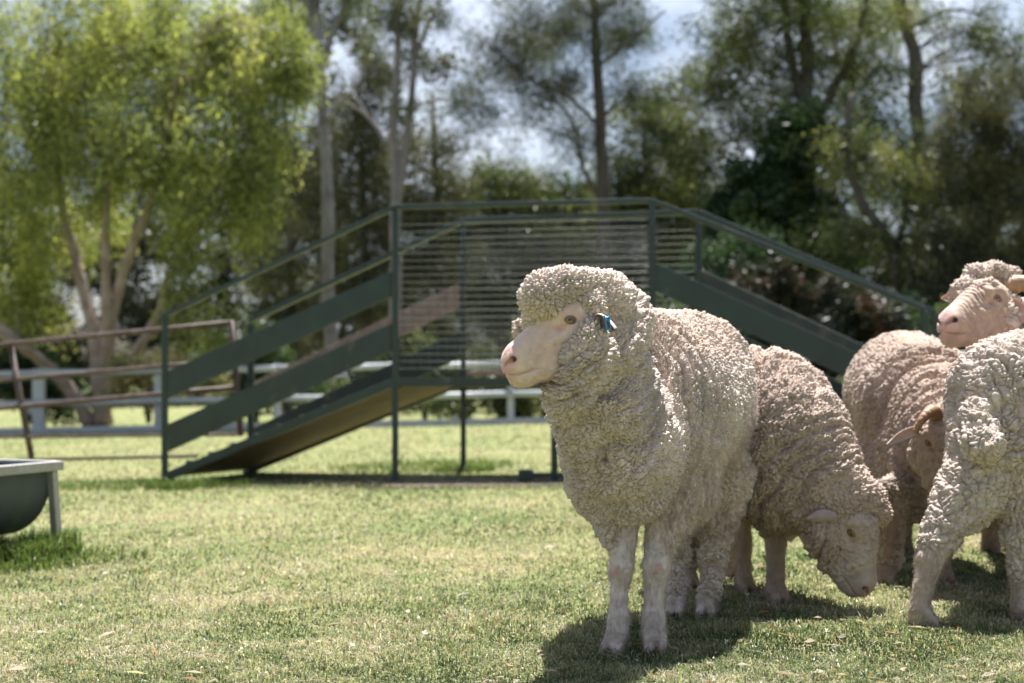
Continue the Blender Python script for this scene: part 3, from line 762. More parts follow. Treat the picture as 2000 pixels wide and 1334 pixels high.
# 7 middle olive trees behind the platform
D = 38.0
for k, (lab, px, blobs) in enumerate((
    ('low olive green tree behind the middle of the platform', 980, [B(960, 375, D, 110, 55, 5000), B(980, 470, D, 130, 70, 6500), B(900, 440, D, 80, 70, 3600), B(970, 600, D, 130, 80, 5200), B(1060, 400, D, 70, 50, 2000)]),
    ('olive green tree with pale new leaves just left of the right platform post', 1270, [B(1270, 240, D, 90, 75, 3200), B(1250, 350, D, 105, 75, 5000), B(1320, 400, D, 110, 80, 4600), B(1290, 460, D, 100, 70, 4200), B(1260, 580, D, 120, 80, 4600), B(1330, 290, D, 80, 80, 2600)]),
    ('olive green bush like tree behind the right half of the platform', 1110, [B(1110, 400, D, 100, 60, 4600), B(1120, 500, D, 120, 80, 6000), B(1120, 670, D, 120, 70, 4200)]))):
    tree('small_tree', lab, G(px, D), [([P(px, 808, D), P(px + 5, 600, D), P(px - 4, 330, D)], 0.12, 0.03), ([P(px, 700, D), P(px - 40, 520, D), P(px - 60, 400, D)], 0.07, 0.02)], blobs, BK_DARK, LF2, 0.22, 0.045,
         PAL_OLIVE, seed=40 + k, droop=0.5, spread=0.36, limbs=50, limb_r=0.02, tone=0.3)
# 8 shrubs behind the fence
def shrub(lab, px, d, blobs, pal, seed, leaf=0.12, width=0.05, lm=LF2, name='shrub'):
    return tree(name, lab, G(px, d), [([P(px, 826, d), P(px + 6, 780, d), P(px + 18, 720, d)], 0.04, 0.015), ([P(px, 826, d), P(px - 12, 770, d), P(px - 25, 720, d)], 0.035, 0.012)], blobs, BK_DARK, lm, leaf, width, pal,
                cat='shrub', seed=seed, droop=0.3, spread=0.16, limbs=14, limb_r=0.02)
shrub('pale cream flowering shrub beside the stems of the weeping tree', 290, 23.2, [B(250, 720, 23.2, 45, 35, 1500), B(330, 715, 23.2, 50, 30, 1500), B(290, 760, 23.2, 60, 35, 1600), B(395, 740, 23.2, 50, 30, 900)], PAL_CREAM, 50, 0.10, 0.05, LF)
shrub('dark shrub behind the white fence at the left edge', 60, 24.5, [B(40, 720, 24.5, 90, 60, 3200), B(100, 780, 24.5, 90, 40, 2500)], PAL_DARK, 51)
shrub('dark green shrub in the shade left of the pale gum', 500, 24.5, [B(480, 690, 24.5, 100, 60, 3600), B(530, 770, 24.5, 110, 40, 3000)], PAL_DARK, 52)
shrub('dark shrub under the ramp seen through the platform posts', 830, 24.5, [B(820, 700, 24.5, 110, 60, 3800), B(900, 780, 24.5, 120, 36, 3000), B(720, 780, 24.5, 90, 36, 2000)], PAL_OLIVE, 53)
shrub('olive shrub behind the fence right of the far platform post', 1030, 24.5, [B(1020, 720, 24.5, 110, 60, 3400), B(1060, 780, 24.5, 120, 36, 2600)], PAL_OLIVE, 54)
shrub('dark shrub behind the head of the nearest sheep', 1230, 24.5, [B(1230, 640, 24.5, 140, 80, 4800), B(1250, 760, 24.5, 140, 60, 3600)], PAL_DARK, 55)
shrub('dark shrub with red and orange blossom below the sloping handrail', 1600, 23.6, [B(1500, 560, 23.6, 90, 50, 2700), B(1640, 600, 23.6, 110, 55, 3600), B(1580, 680, 23.6, 150, 70, 4500), B(1720, 660, 23.6, 90, 70, 2600)], PAL_RED, 56, 0.14, 0.05)
shrub('dark rounded shrub left of the red blossomed shrub', 1400, 25.0, [B(1390, 560, 25, 90, 80, 3600), B(1380, 680, 25, 120, 80, 4200), B(1450, 500, 25, 70, 60, 2200)], PAL_DARK, 57)
shrub('dark shrub behind the raised sheep head at the right edge', 1880, 24.5, [B(1850, 640, 24.5, 130, 70, 4200), B(1980, 680, 24.5, 110, 90, 3600), B(1800, 760, 24.5, 150, 60, 3600)], PAL_DARK, 58)
# 9 the wood behind everything, reads as one mass
def far_wood():
    r = np.random.default_rng(77); D = 48.0
    bl = []
    for px in range(-300, 2350, 90):
        top = 470 if 860 < px < 1330 else (330 if px < 860 else 400)
        for py in range(top, 800, 80):
            bl.append(B(px + r.uniform(-40, 40), py + r.uniform(-30, 30), D + r.uniform(-2, 6), 95, 75, 900))
    for px in range(-300, 860, 80): bl.append(B(px, 180 + r.uniform(-80, 60), D + 3, 90, 90, 600))
    for px in range(1500, 2350, 90): bl.append(B(px, 330 + r.uniform(-60, 30), D + 3, 90, 70, 500))
    V, Q, C, cen = crown(r, bl, 0.32, 0.12, [[0.014, 0.02, 0.015], [0.028, 0.035, 0.022], [0.05, 0.055, 0.03], [0.10, 0.095, 0.05]], droop=0.5, spread=0.5, tone=0.3)
    o = mk('distant_woodland', V, Q, LF2, None, smooth=False, col=C); tag(o, 'dark mass of distant woodland closing the view', 'woodland', kind='stuff')
far_wood()
# ------------------------------------------------------------------ sheep
# Implicit surfaces: smooth unions of round cones and ellipsoids, meshed with surface nets.
def cap(a, b, ra, rb, k=0.05): return ('cap', np.asarray(a, float), np.asarray(b, float), ra, rb, k)
def ell(c, r, k=0.05, R=None):
    r = np.array([r, r, r], float) if np.isscalar(r) else np.asarray(r, float)
    return ('ell', np.asarray(c, float), r, R, k)
def sub(p): return ('sub', p)
def prim_box(p):
    if p[0] == 'cap':
        _, a, b, ra, rb, k = p
        return np.minimum(a - ra, b - rb), np.maximum(a + ra, b + rb), k
    _, c, r, R, k = p
    m = r.max() if R is not None else r
    return c - m, c + m, k
def prim_dist(p, X):
    if p[0] == 'cap':
        _, a, b, ra, rb, k = p
        ab = b - a; t = np.clip(((X - a) @ ab) / (ab @ ab), 0, 1)
        return np.linalg.norm(X - a - t[..., None] * ab, axis=-1) - (ra + (rb - ra) * t)
    _, c, r, R, k = p
    q = X - c
    if R is not None: q = q @ R            # R columns are the ellipsoid axes
    k0 = np.linalg.norm(q / r, axis=-1); k1 = np.linalg.norm(q / (r * r), axis=-1) + 1e-9
    return k0 * (k0 - 1) / k1
def field(prims, h, pad=0.03):
    lo = np.min([prim_box(p)[0] for p in prims if p[0] != 'sub'], 0) - pad
    hi = np.max([prim_box(p)[1] for p in prims if p[0] != 'sub'], 0) + pad
    n = np.ceil((hi - lo) / h).astype(int) + 1
    Fd = np.full(n, 0.5, np.float32)
    ax = [lo[i] + h * np.arange(n[i]) for i in range(3)]
    for p in prims:
        neg = p[0] == 'sub'
        if neg: p = p[1]
        a, b, k = prim_box(p); m = max(k, 3 * h) + h
        i0 = np.clip(np.floor((a - m - lo) / h).astype(int), 0, n - 1); i1 = np.clip(np.ceil((b + m - lo) / h).astype(int) + 1, 1, n)
        sl_ = tuple(slice(i0[q], i1[q]) for q in range(3))
        X = np.stack(np.meshgrid(*[ax[q][sl_[q]] for q in range(3)], indexing='ij'), -1)
        d = prim_dist(p, X).astype(np.float32); f = Fd[sl_]
        if neg:
            hh = np.maximum(k - np.abs(f + d), 0) / k; Fd[sl_] = np.maximum(f, -d) + hh * hh * k * 0.25
        else:
            hh = np.maximum(k - np.abs(f - d), 0) / k; Fd[sl_] = np.minimum(f, d) - hh * hh * k * 0.25
    return Fd, lo
def surface_nets(Fd, lo, h):
    ins = Fd < 0
    c = [ins[a:a + ins.shape[0] - 1, b:b + ins.shape[1] - 1, d:d + ins.shape[2] - 1] for a in (0, 1) for b in (0, 1) for d in (0, 1)]
    s = sum(x.astype(np.int8) for x in c)
    act = (s > 0) & (s < 8)
    ijk = np.argwhere(act); n = len(ijk)
    idx = np.full(act.shape, -1, np.int32); idx[act] = np.arange(n)
    off = np.array([(a, b, d) for a in (0, 1) for b in (0, 1) for d in (0, 1)])
    val = np.stack([Fd[ijk[:, 0] + o[0], ijk[:, 1] + o[1], ijk[:, 2] + o[2]] for o in off], 1)
    pos = np.zeros((n, 3)); cnt = np.zeros(n)
    for a in range(8):
        for b in range(a + 1, 8):
            if np.abs(off[a] - off[b]).sum() != 1: continue
            cr = (val[:, a] < 0) != (val[:, b] < 0)
            t = np.where(cr, val[:, a] / np.where(cr, val[:, a] - val[:, b], 1), 0)
            pos += np.where(cr[:, None], off[a] + t[:, None] * (off[b] - off[a]), 0); cnt += cr
    V = lo + h * (ijk + pos / cnt[:, None])
    Q = []
    for ax in range(3):
        o1, o2 = [(1, 2), (2, 0), (0, 1)][ax]
        A = np.take(ins, range(ins.shape[ax] - 1), ax); Bn = np.take(ins, range(1, ins.shape[ax]), ax)
        e = np.argwhere(A != Bn)
        e = e[(e[:, o1] > 0) & (e[:, o2] > 0) & (e[:, o1] < idx.shape[o1]) & (e[:, o2] < idx.shape[o2])]
        flip = A[e[:, 0], e[:, 1], e[:, 2]]
        def g(d1, d2):
            q = e.copy(); q[:, o1] -= d1; q[:, o2] -= d2; return idx[q[:, 0], q[:, 1], q[:, 2]]
        q = np.stack([g(1, 1), g(0, 1), g(0, 0), g(1, 0)], 1)
        q = np.where(flip[:, None], q, q[:, ::-1])
        Q.append(q)
    return V, np.concatenate(Q)
def edges_of(Q):
    e = np.concatenate([Q[:, [0, 1]], Q[:, [1, 2]], Q[:, [2, 3]], Q[:, [3, 0]]]); e.sort(1)
    key = e[:, 0].astype(np.int64) * (Q.max() + 1) + e[:, 1]
    u, first, inv = np.unique(key, return_index=True, return_inverse=True)
    return e[first], inv.reshape(4, -1).T
def relax(V, E, it=1, w=0.5):
    n = len(V); deg = np.bincount(E.ravel(), minlength=n)[:, None]
    for _ in range(it):
        S = np.stack([np.bincount(E[:, 0], V[E[:, 1], k], n) + np.bincount(E[:, 1], V[E[:, 0], k], n) for k in range(3)], 1)
        V = V * (1 - w) + w * S / np.maximum(deg, 1)
    return V
def subdiv(V, Q):
    E, qe = edges_of(Q); n = len(V); ne = len(E); m = np.arange(len(Q))
    V2 = np.vstack([V, (V[E[:, 0]] + V[E[:, 1]]) / 2, V[Q].mean(1)])
    c = n + ne + m
    return V2, np.concatenate([np.stack([Q[:, i], n + qe[:, i], c, n + qe[:, (i + 3) % 4]], 1) for i in range(4)])
def vnormals(V, Q):
    fn = np.cross(V[Q[:, 2]] - V[Q[:, 0]], V[Q[:, 3]] - V[Q[:, 1]])
    N = np.stack([sum(np.bincount(Q[:, j], fn[:, k], len(V)) for j in range(4)) for k in range(3)], 1)
    return N / (np.linalg.norm(N, axis=1)[:, None] + 1e-12)
def sstep(a, b, x): t = np.clip((x - a) / (b - a), 0, 1); return t * t * (3 - 2 * t)

# --- materials
def wool_mat():
    m, t, out = mat('wool')
    at = N_(t, 'ShaderNodeAttribute', attribute_name='col')
    tc = N_(t, 'ShaderNodeTexCoord')
    n = N_(t, 'ShaderNodeTexNoise'); n.inputs['Scale'].default_value = 420; n.inputs['Detail'].default_value = 3
    n2 = N_(t, 'ShaderNodeTexNoise'); n2.inputs['Scale'].default_value = 90; n2.inputs['Detail'].default_value = 4
    L(t, tc.outputs['Object'], n.inputs['Vector']); L(t, tc.outputs['Object'], n2.inputs['Vector'])
    mr = N_(t, 'ShaderNodeMapRange'); mr.inputs['From Min'].default_value = 0.3; mr.inputs['From Max'].default_value = 0.7
    mr.inputs['To Min'].default_value = 0.86; mr.inputs['To Max'].default_value = 1.14
    L(t, n2.outputs['Fac'], mr.inputs['Value'])
    sc_ = N_(t, 'ShaderNodeVectorMath', operation='SCALE'); L(t, at.outputs['Color'], sc_.inputs[0]); L(t, mr.outputs['Result'], sc_.inputs['Scale'])
    b = N_(t, 'ShaderNodeBsdfPrincipled'); b.inputs['Roughness'].default_value = 0.95; b.inputs['Specular IOR Level'].default_value = 0.1
    b.inputs['Sheen Weight'].default_value = 0.08; b.inputs['Sheen Roughness'].default_value = 0.5
    L(t, sc_.outputs[0], b.inputs['Base Color'])
    bp = N_(t, 'ShaderNodeBump'); bp.inputs['Strength'].default_value = 0.7; bp.inputs['Distance'].default_value = 0.003
    L(t, n.outputs['Fac'], bp.inputs['Height']); L(t, bp.outputs['Normal'], b.inputs['Normal'])
    L(t, b.outputs['BSDF'], out.inputs['Surface'])
    return m
def fibre_mat():
    m, t, out = mat('wool_fibre')
    at = N_(t, 'ShaderNodeAttribute', attribute_name='col')
    d = N_(t, 'ShaderNodeBsdfDiffuse'); tr = N_(t, 'ShaderNodeBsdfTranslucent')
    L(t, at.outputs['Color'], d.inputs['Color']); L(t, at.outputs['Color'], tr.inputs['Color'])
    mx = N_(t, 'ShaderNodeMixShader'); mx.inputs[0].default_value = 0.45
    L(t, d.outputs[0], mx.inputs[1]); L(t, tr.outputs[0], mx.inputs[2]); L(t, mx.outputs[0], out.inputs['Surface'])
    return m
def skin_mat():
    m, t, out = mat('sheep_skin')
    at = N_(t, 'ShaderNodeAttribute', attribute_name='col')
    tc = N_(t, 'ShaderNodeTexCoord')
    n = N_(t, 'ShaderNodeTexNoise'); n.inputs['Scale'].default_value = 300; n.inputs['Detail'].default_value = 4
    n2 = N_(t, 'ShaderNodeTexNoise'); n2.inputs['Scale'].default_value = 35; n2.inputs['Detail'].default_value = 5
    L(t, tc.outputs['Object'], n.inputs['Vector']); L(t, tc.outputs['Object'], n2.inputs['Vector'])
    mr = N_(t, 'ShaderNodeMapRange'); mr.inputs['From Min'].default_value = 0.3; mr.inputs['From Max'].default_value = 0.7
    mr.inputs['To Min'].default_value = 0.86; mr.inputs['To Max'].default_value = 1.12
    L(t, n2.outputs['Fac'], mr.inputs['Value'])
    sc_ = N_(t, 'ShaderNodeVectorMath', operation='SCALE'); L(t, at.outputs['Color'], sc_.inputs[0]); L(t, mr.outputs['Result'], sc_.inputs['Scale'])
    b = N_(t, 'ShaderNodeBsdfPrincipled'); b.inputs['Roughness'].default_value = 0.65; b.inputs['Specular IOR Level'].default_value = 0.25
    b.inputs['Subsurface Weight'].default_value = 0.12; b.inputs['Subsurface Radius'].default_value = (0.012, 0.005, 0.003); b.inputs['Subsurface Scale'].default_value = 1.0
    b.inputs['Sheen Weight'].default_value = 0.25
    L(t, sc_.outputs[0], b.inputs['Base Color'])
    bp = N_(t, 'ShaderNodeBump'); bp.inputs['Strength'].default_value = 0.35; bp.inputs['Distance'].default_value = 0.002
    L(t, n.outputs['Fac'], bp.inputs['Height']); L(t, bp.outputs['Normal'], b.inputs['Normal'])
    L(t, b.outputs['BSDF'], out.inputs['Surface'])
    return m
M_WOOL, M_FIB, M_SKIN = wool_mat(), fibre_mat(), skin_mat()
M_HORN = principled('horn', (0.30, 0.17, 0.09), rough=0.5, var=0.25, scale=30, bump=0.3, bscale=90, col2=(0.42, 0.30, 0.20), thr=(0.55, 0.7))
M_HOOF = principled('hoof', (0.20, 0.15, 0.125), rough=0.7, var=0.3, scale=60, bump=0.2, bscale=100, col2=(0.30, 0.22, 0.17), thr=(0.5, 0.7))
M_TAG = principled('tag_plastic', (0.02, 0.28, 0.55), rough=0.35, var=0.05, scale=30)
def eye_mat():
    m, t, out = mat('sheep_eye')
    at = N_(t, 'ShaderNodeAttribute', attribute_name='col')
    b = N_(t, 'ShaderNodeBsdfPrincipled'); b.inputs['Roughness'].default_value = 0.06; b.inputs['Coat Weight'].default_value = 0.6
    L(t, at.outputs['Color'], b.inputs['Base Color']); L(t, b.outputs['BSDF'], out.inputs['Surface'])
    return m
M_EYE = eye_mat()

# --- fleece
def fibres(name, V, Q, N, C, n, length, rad, parent, seed, droop=0.5, spread=0.5, lw=None, lift=0.9, fw=None):
    r = np.random.default_rng(seed)
    a = 0.5 * np.linalg.norm(np.cross(V[Q[:, 2]] - V[Q[:, 0]], V[Q[:, 3]] - V[Q[:, 1]]), axis=1)
    if fw is not None: a = a * fw[Q[:, 0]]
    f = r.choice(len(Q), n, p=a / a.sum()); u, v = r.random((2, n, 1))
    q = Q[f]; w = [(1 - u) * (1 - v), u * (1 - v), u * v, (1 - u) * v]
    root = sum(V[q[:, i]] * w[i] for i in range(4)); nr = sum(N[q[:, i]] * w[i] for i in range(4)); cl = sum(C[q[:, i]] * w[i] for i in range(4))
    d = nr * lift + r.normal(0, spread, (n, 3)) + np.array([0, 0, -droop]); d /= np.linalg.norm(d, axis=1)[:, None]
    # neighbours lean the same way so that fibres gather into locks
    wv = np.stack([vnoise(root * 70, seed + k) for k in range(3)], 1); d = d + 0.9 * wv; d /= np.linalg.norm(d, axis=1)[:, None]
    ln = (length * r.uniform(0.4, 1.4, n))[:, None]
    if lw is not None: ln = ln * lw[q[:, 0]][:, None]
    bend = r.normal(0, 0.3, (n, 3)) + np.array([0, 0, -0.3])
    k = 4; t = np.linspace(0, 1, k)
    pts = np.stack([root - nr * 0.001 + d * ln * x + bend * ln * x * x * 0.5 for x in t], 1)
    hc = bpy.data.hair_curves.new(name); hc.add_curves([k] * n)
    org = ORG[parent.name]
    hc.position_data.foreach_set('vector', (pts.reshape(-1, 3) - org).astype(np.float32).ravel())
    at = hc.attributes.get('radius') or hc.attributes.new('radius', 'FLOAT', 'POINT')
    at.data.foreach_set('value', np.tile(rad * np.array([1, 0.9, 0.7, 0.3]), n).astype(np.float32))
    ca = hc.attributes.new('col', 'FLOAT_COLOR', 'CURVE'); cc = np.ones((n, 4), np.float32); cc[:, :3] = np.clip(cl * r.uniform(0.85, 1.2, (n, 1)), 0, 0.95)
    ca.data.foreach_set('color', cc.ravel())
    hc.materials.append(M_FIB)
    o = bpy.data.objects.new(name, hc); COL.objects.link(o); o.parent = parent; ORG[o.name] = org
    return o
def fleece(prims, h, spine, base, seed, head=None, fold=0.015, nod=0.0145, fine=0.002, lam=0.048, nscale=78.0, shaggy=None, levels=1, creases=(), rows=0.46, fold2=0.008, crackd=0.0072):
    """Woolly coat: smooth body, then folds across the body line, knobs of crimped wool and fine curl."""
    Fd, lo = field(prims, h)
    V, Q = surface_nets(Fd, lo, h); del Fd
    E, _ = edges_of(Q); V = relax(V, E, 3)
    for _ in range(levels): V, Q = subdiv(V, Q)
    E, _ = edges_of(Q); V = relax(V, E, 2)
    N = vnormals(V, Q)
    spine = np.asarray(spine, float)
    # position along the spine (smoothly blended between segments)
    seg = spine[1:] - spine[:-1]; sl_ = np.linalg.norm(seg, axis=1); cum = np.concatenate([[0], np.cumsum(sl_)])
    S = 0; Wt = 0; Tn = 0
    for i in range(len(seg)):
        t = np.clip(((V - spine[i]) @ seg[i]) / sl_[i] ** 2, -0.3 if i == 0 else 0, 1.3 if i == len(seg) - 1 else 1)
        d = np.linalg.norm(V - spine[i] - np.clip(t, 0, 1)[:, None] * seg[i], axis=1)
        w = 1 / (d + 0.02) ** 5; S = S + w * (cum[i] + t * sl_[i]); Wt = Wt + w; Tn = Tn + w[:, None] * seg[i] / sl_[i]
    S = S / Wt; Tn = Tn / Wt[:, None]; Tn /= np.linalg.norm(Tn, axis=1)[:, None] + 1e-9
    hd = np.zeros(len(V)) if head is None else 1 - sstep(head[1] * 0.75, head[1] * 1.25, np.linalg.norm(V - head[0], axis=1))
    sh = np.zeros(len(V))
    if shaggy is not None:
        for c, rr in shaggy: sh = np.maximum(sh, 1 - sstep(rr * 0.55, rr * 1.2, np.linalg.norm(V - c, axis=1)))
    wp = np.stack([vnoise(V * 9, seed + 1), vnoise(V * 9, seed + 2), vnoise(V * 9, seed + 3)], 1)
    wp2 = np.stack([vnoise(V * 26, seed + 4), vnoise(V * 26, seed + 5), vnoise(V * 26, seed + 6)], 1)
    big = vnoise(V * 5, seed + 8); amp = 0.45 + 0.75 * sstep(-0.35, 0.5, big)
    ph = S / lam + 0.42 * wp[:, 0] + 0.18 * wp2[:, 0] + 0.2 * wp[:, 2]
    tri = np.abs((ph % 1.0) * 2 - 1)                       # 1 in the crease
    ridge = 1 - sstep(0.5, 1.0, tri) - 0.25 * tri
    ph2 = S / (lam * rows) + 0.75 * wp[:, 1] + 0.42 * wp2[:, 1] + 0.4 * big
    tri2 = np.abs((ph2 % 1.0) * 2 - 1); ridge2 = 1 - sstep(0.35, 1.0, tri2)
    amp2 = (0.35 + 0.65 * sstep(-0.3, 0.3, vnoise(V * 7, seed + 9)))
    F1, F2, ID = cells((V + 0.018 * wp) * 17 + 0.35 * wp2, seed + 20); lump = sstep(0.0, 0.30, F2 - F1)
    lump2 = 1 - F1
    # knobs, drawn out along the hang of the wool on the body, round on the head
    q = V + 0.012 * wp + 0.0065 * wp2 * (1 - 0.6 * hd)[:, None]
    across = q - (q * Tn).sum(1)[:, None] * Tn
    qb = across * np.array([0.62, 0.62, 0.62]) + (q * Tn).sum(1)[:, None] * Tn * 1.15
    qr = across * 0.52 + Tn * (S + 0.010 * wp[:, 1] + 0.005 * wp2[:, 1])[:, None]
    G1, G2, GID = cells(qr * nscale + 0.30 * wp2, seed + 30); kb = (0.55 * sstep(0.0, 0.16, G2 - G1) + 0.45 * sstep(0.0, 0.45, G2 - G1)) * (1.1 - 0.6 * G1)
    kb = kb * (0.6 + 0.65 * GID)
    Cc1, Cc2, _c = cells((V + 0.012 * wp) * 38, seed + 46); crk0 = sstep(0.0, 0.25, Cc2 - Cc1)
    Hh1, Hh2, HID = cells(q * 78, seed + 40); kh = (0.5 * sstep(0.0, 0.18, Hh2 - Hh1) + 0.5 * sstep(0.0, 0.5, Hh2 - Hh1)) * (1.15 - 0.75 * Hh1) * (0.6 + 0.65 * HID)
    M1, M2, MID = cells(q * 150 + 0.4 * wp2, seed + 44); kh = 0.52 * kh + 0.30 * sstep(0, 0.4, M2 - M1) * (1.1 - 0.6 * M1) * (0.4 + 0.9 * MID) + 0.16 * crk0
    fn = vnoise(V * 190, seed + 50) * 0.6 + vnoise(V * 120, seed + 51) * 0.6
    strand = vnoise(np.stack([V[:, 0] * 150, V[:, 1] * 150, V[:, 2] * 42], 1) + wp * 1.4, seed + 60)
    q3 = q + 0.006 * wp2
    K1, K2, KID = cells((across * 0.50 + (q3 * Tn).sum(1)[:, None] * Tn) * nscale * 0.55 + 0.25 * wp2, seed + 33); crk = sstep(0.0, 0.22, K2 - K1)
    J1, J2, JID = cells(q3 * nscale * 1.9, seed + 36); sm = sstep(0.0, 0.4, J2 - J1) * (1.1 - 0.6 * J1) * (0.5 + 0.8 * JID)
    kb = 0.50 * kb + 0.34 * crk * (0.7 + 0.5 * KID) + 0.22 * sm
    knob = kb * (1 - hd) + kh * hd * 1.0
    disp = (fold * amp * (ridge - 0.6) * (1 - 0.85 * hd) * (1 - 0.5 * sh) + fold2 * amp2 * (ridge2 - 0.6) * (1 - 0.9 * hd) * (1 - 0.6 * sh) + 0.003 * (lump - 0.7) * (1 - 0.7 * hd) + 0.003 * (lump2 - 0.6)
            + nod * (knob - 0.55) * (1 - 0.6 * sh) + fine * fn * (1 - 0.3 * sh) + sh * (0.006 * strand + 0.004 * fn) + 0.010 * big * 0.5)
    disp = disp - crackd * ((1 - sstep(0.0, 0.11, K2 - K1)) * (0.4 + 0.9 * KID) * (1 - hd) + 0.8 * (1 - sstep(0.0, 0.12, Cc2 - Cc1)) * hd + 0.45 * (1 - sstep(0.0, 0.14, Hh2 - Hh1)) * hd + 0.40 * (1 - sstep(0.0, 0.12, G2 - G1)) * (1 - hd)) * (1 - 0.5 * sh)
    for pts, wid, dep in creases:                          # deep creases between the neck folds, laid on the side that faces out along them
        for a, b in zip(pts[:-1], pts[1:]):
            t = np.clip(((V - a) @ (b - a)) / ((b - a) @ (b - a)), 0, 1)
            dv = V - a - t[:, None] * (b - a); dv = dv + 0.010 * wp + 0.004 * wp2
            dd = np.sqrt(np.maximum((dv * dv).sum(1) - 0.75 * ((dv * N).sum(1)) ** 2, 0)) + 0.6 * np.maximum(np.abs((dv * N).sum(1)) - 0.09, 0)
            disp = np.minimum(disp, disp - 1.3 * dep * (1 - sstep(0, wid, dd)) + 0.35 * dep * (1 - sstep(wid, wid * 2.6, dd)))
    V2 = V + N * disp[:, None] + np.array([0, 0, -1.0]) * (sh * 0.006 * np.maximum(strand, 0))[:, None]
    N2 = vnormals(V2, Q)
    # fleece colour: creamy inside, greyer weathered tips, a few stained patches
    base = np.asarray(base, float)
    tn = 0.17 * vnoise(V * 7, seed + 70) + 0.13 * vnoise(V * 30, seed + 71) + 0.10 * (GID * (1 - hd) + HID * hd - 0.5)
    C = base * (1 + tn)[:, None]
    tip = sstep(0.45, 0.95, knob)[:, None]
    C = C * (1 - 0.22 * tip) + tip * 0.22 * np.array([0.95, 0.98, 1.02]) * base.mean() * 1.05
    st = sstep(0.25, 0.7, vnoise(V * 3.3, seed + 73))[:, None]
    C = C * (1 - st * np.array([0.10, 0.15, 0.21]))
    return V2, Q, N2, np.clip(C, 0.02, 0.9), hd, sh
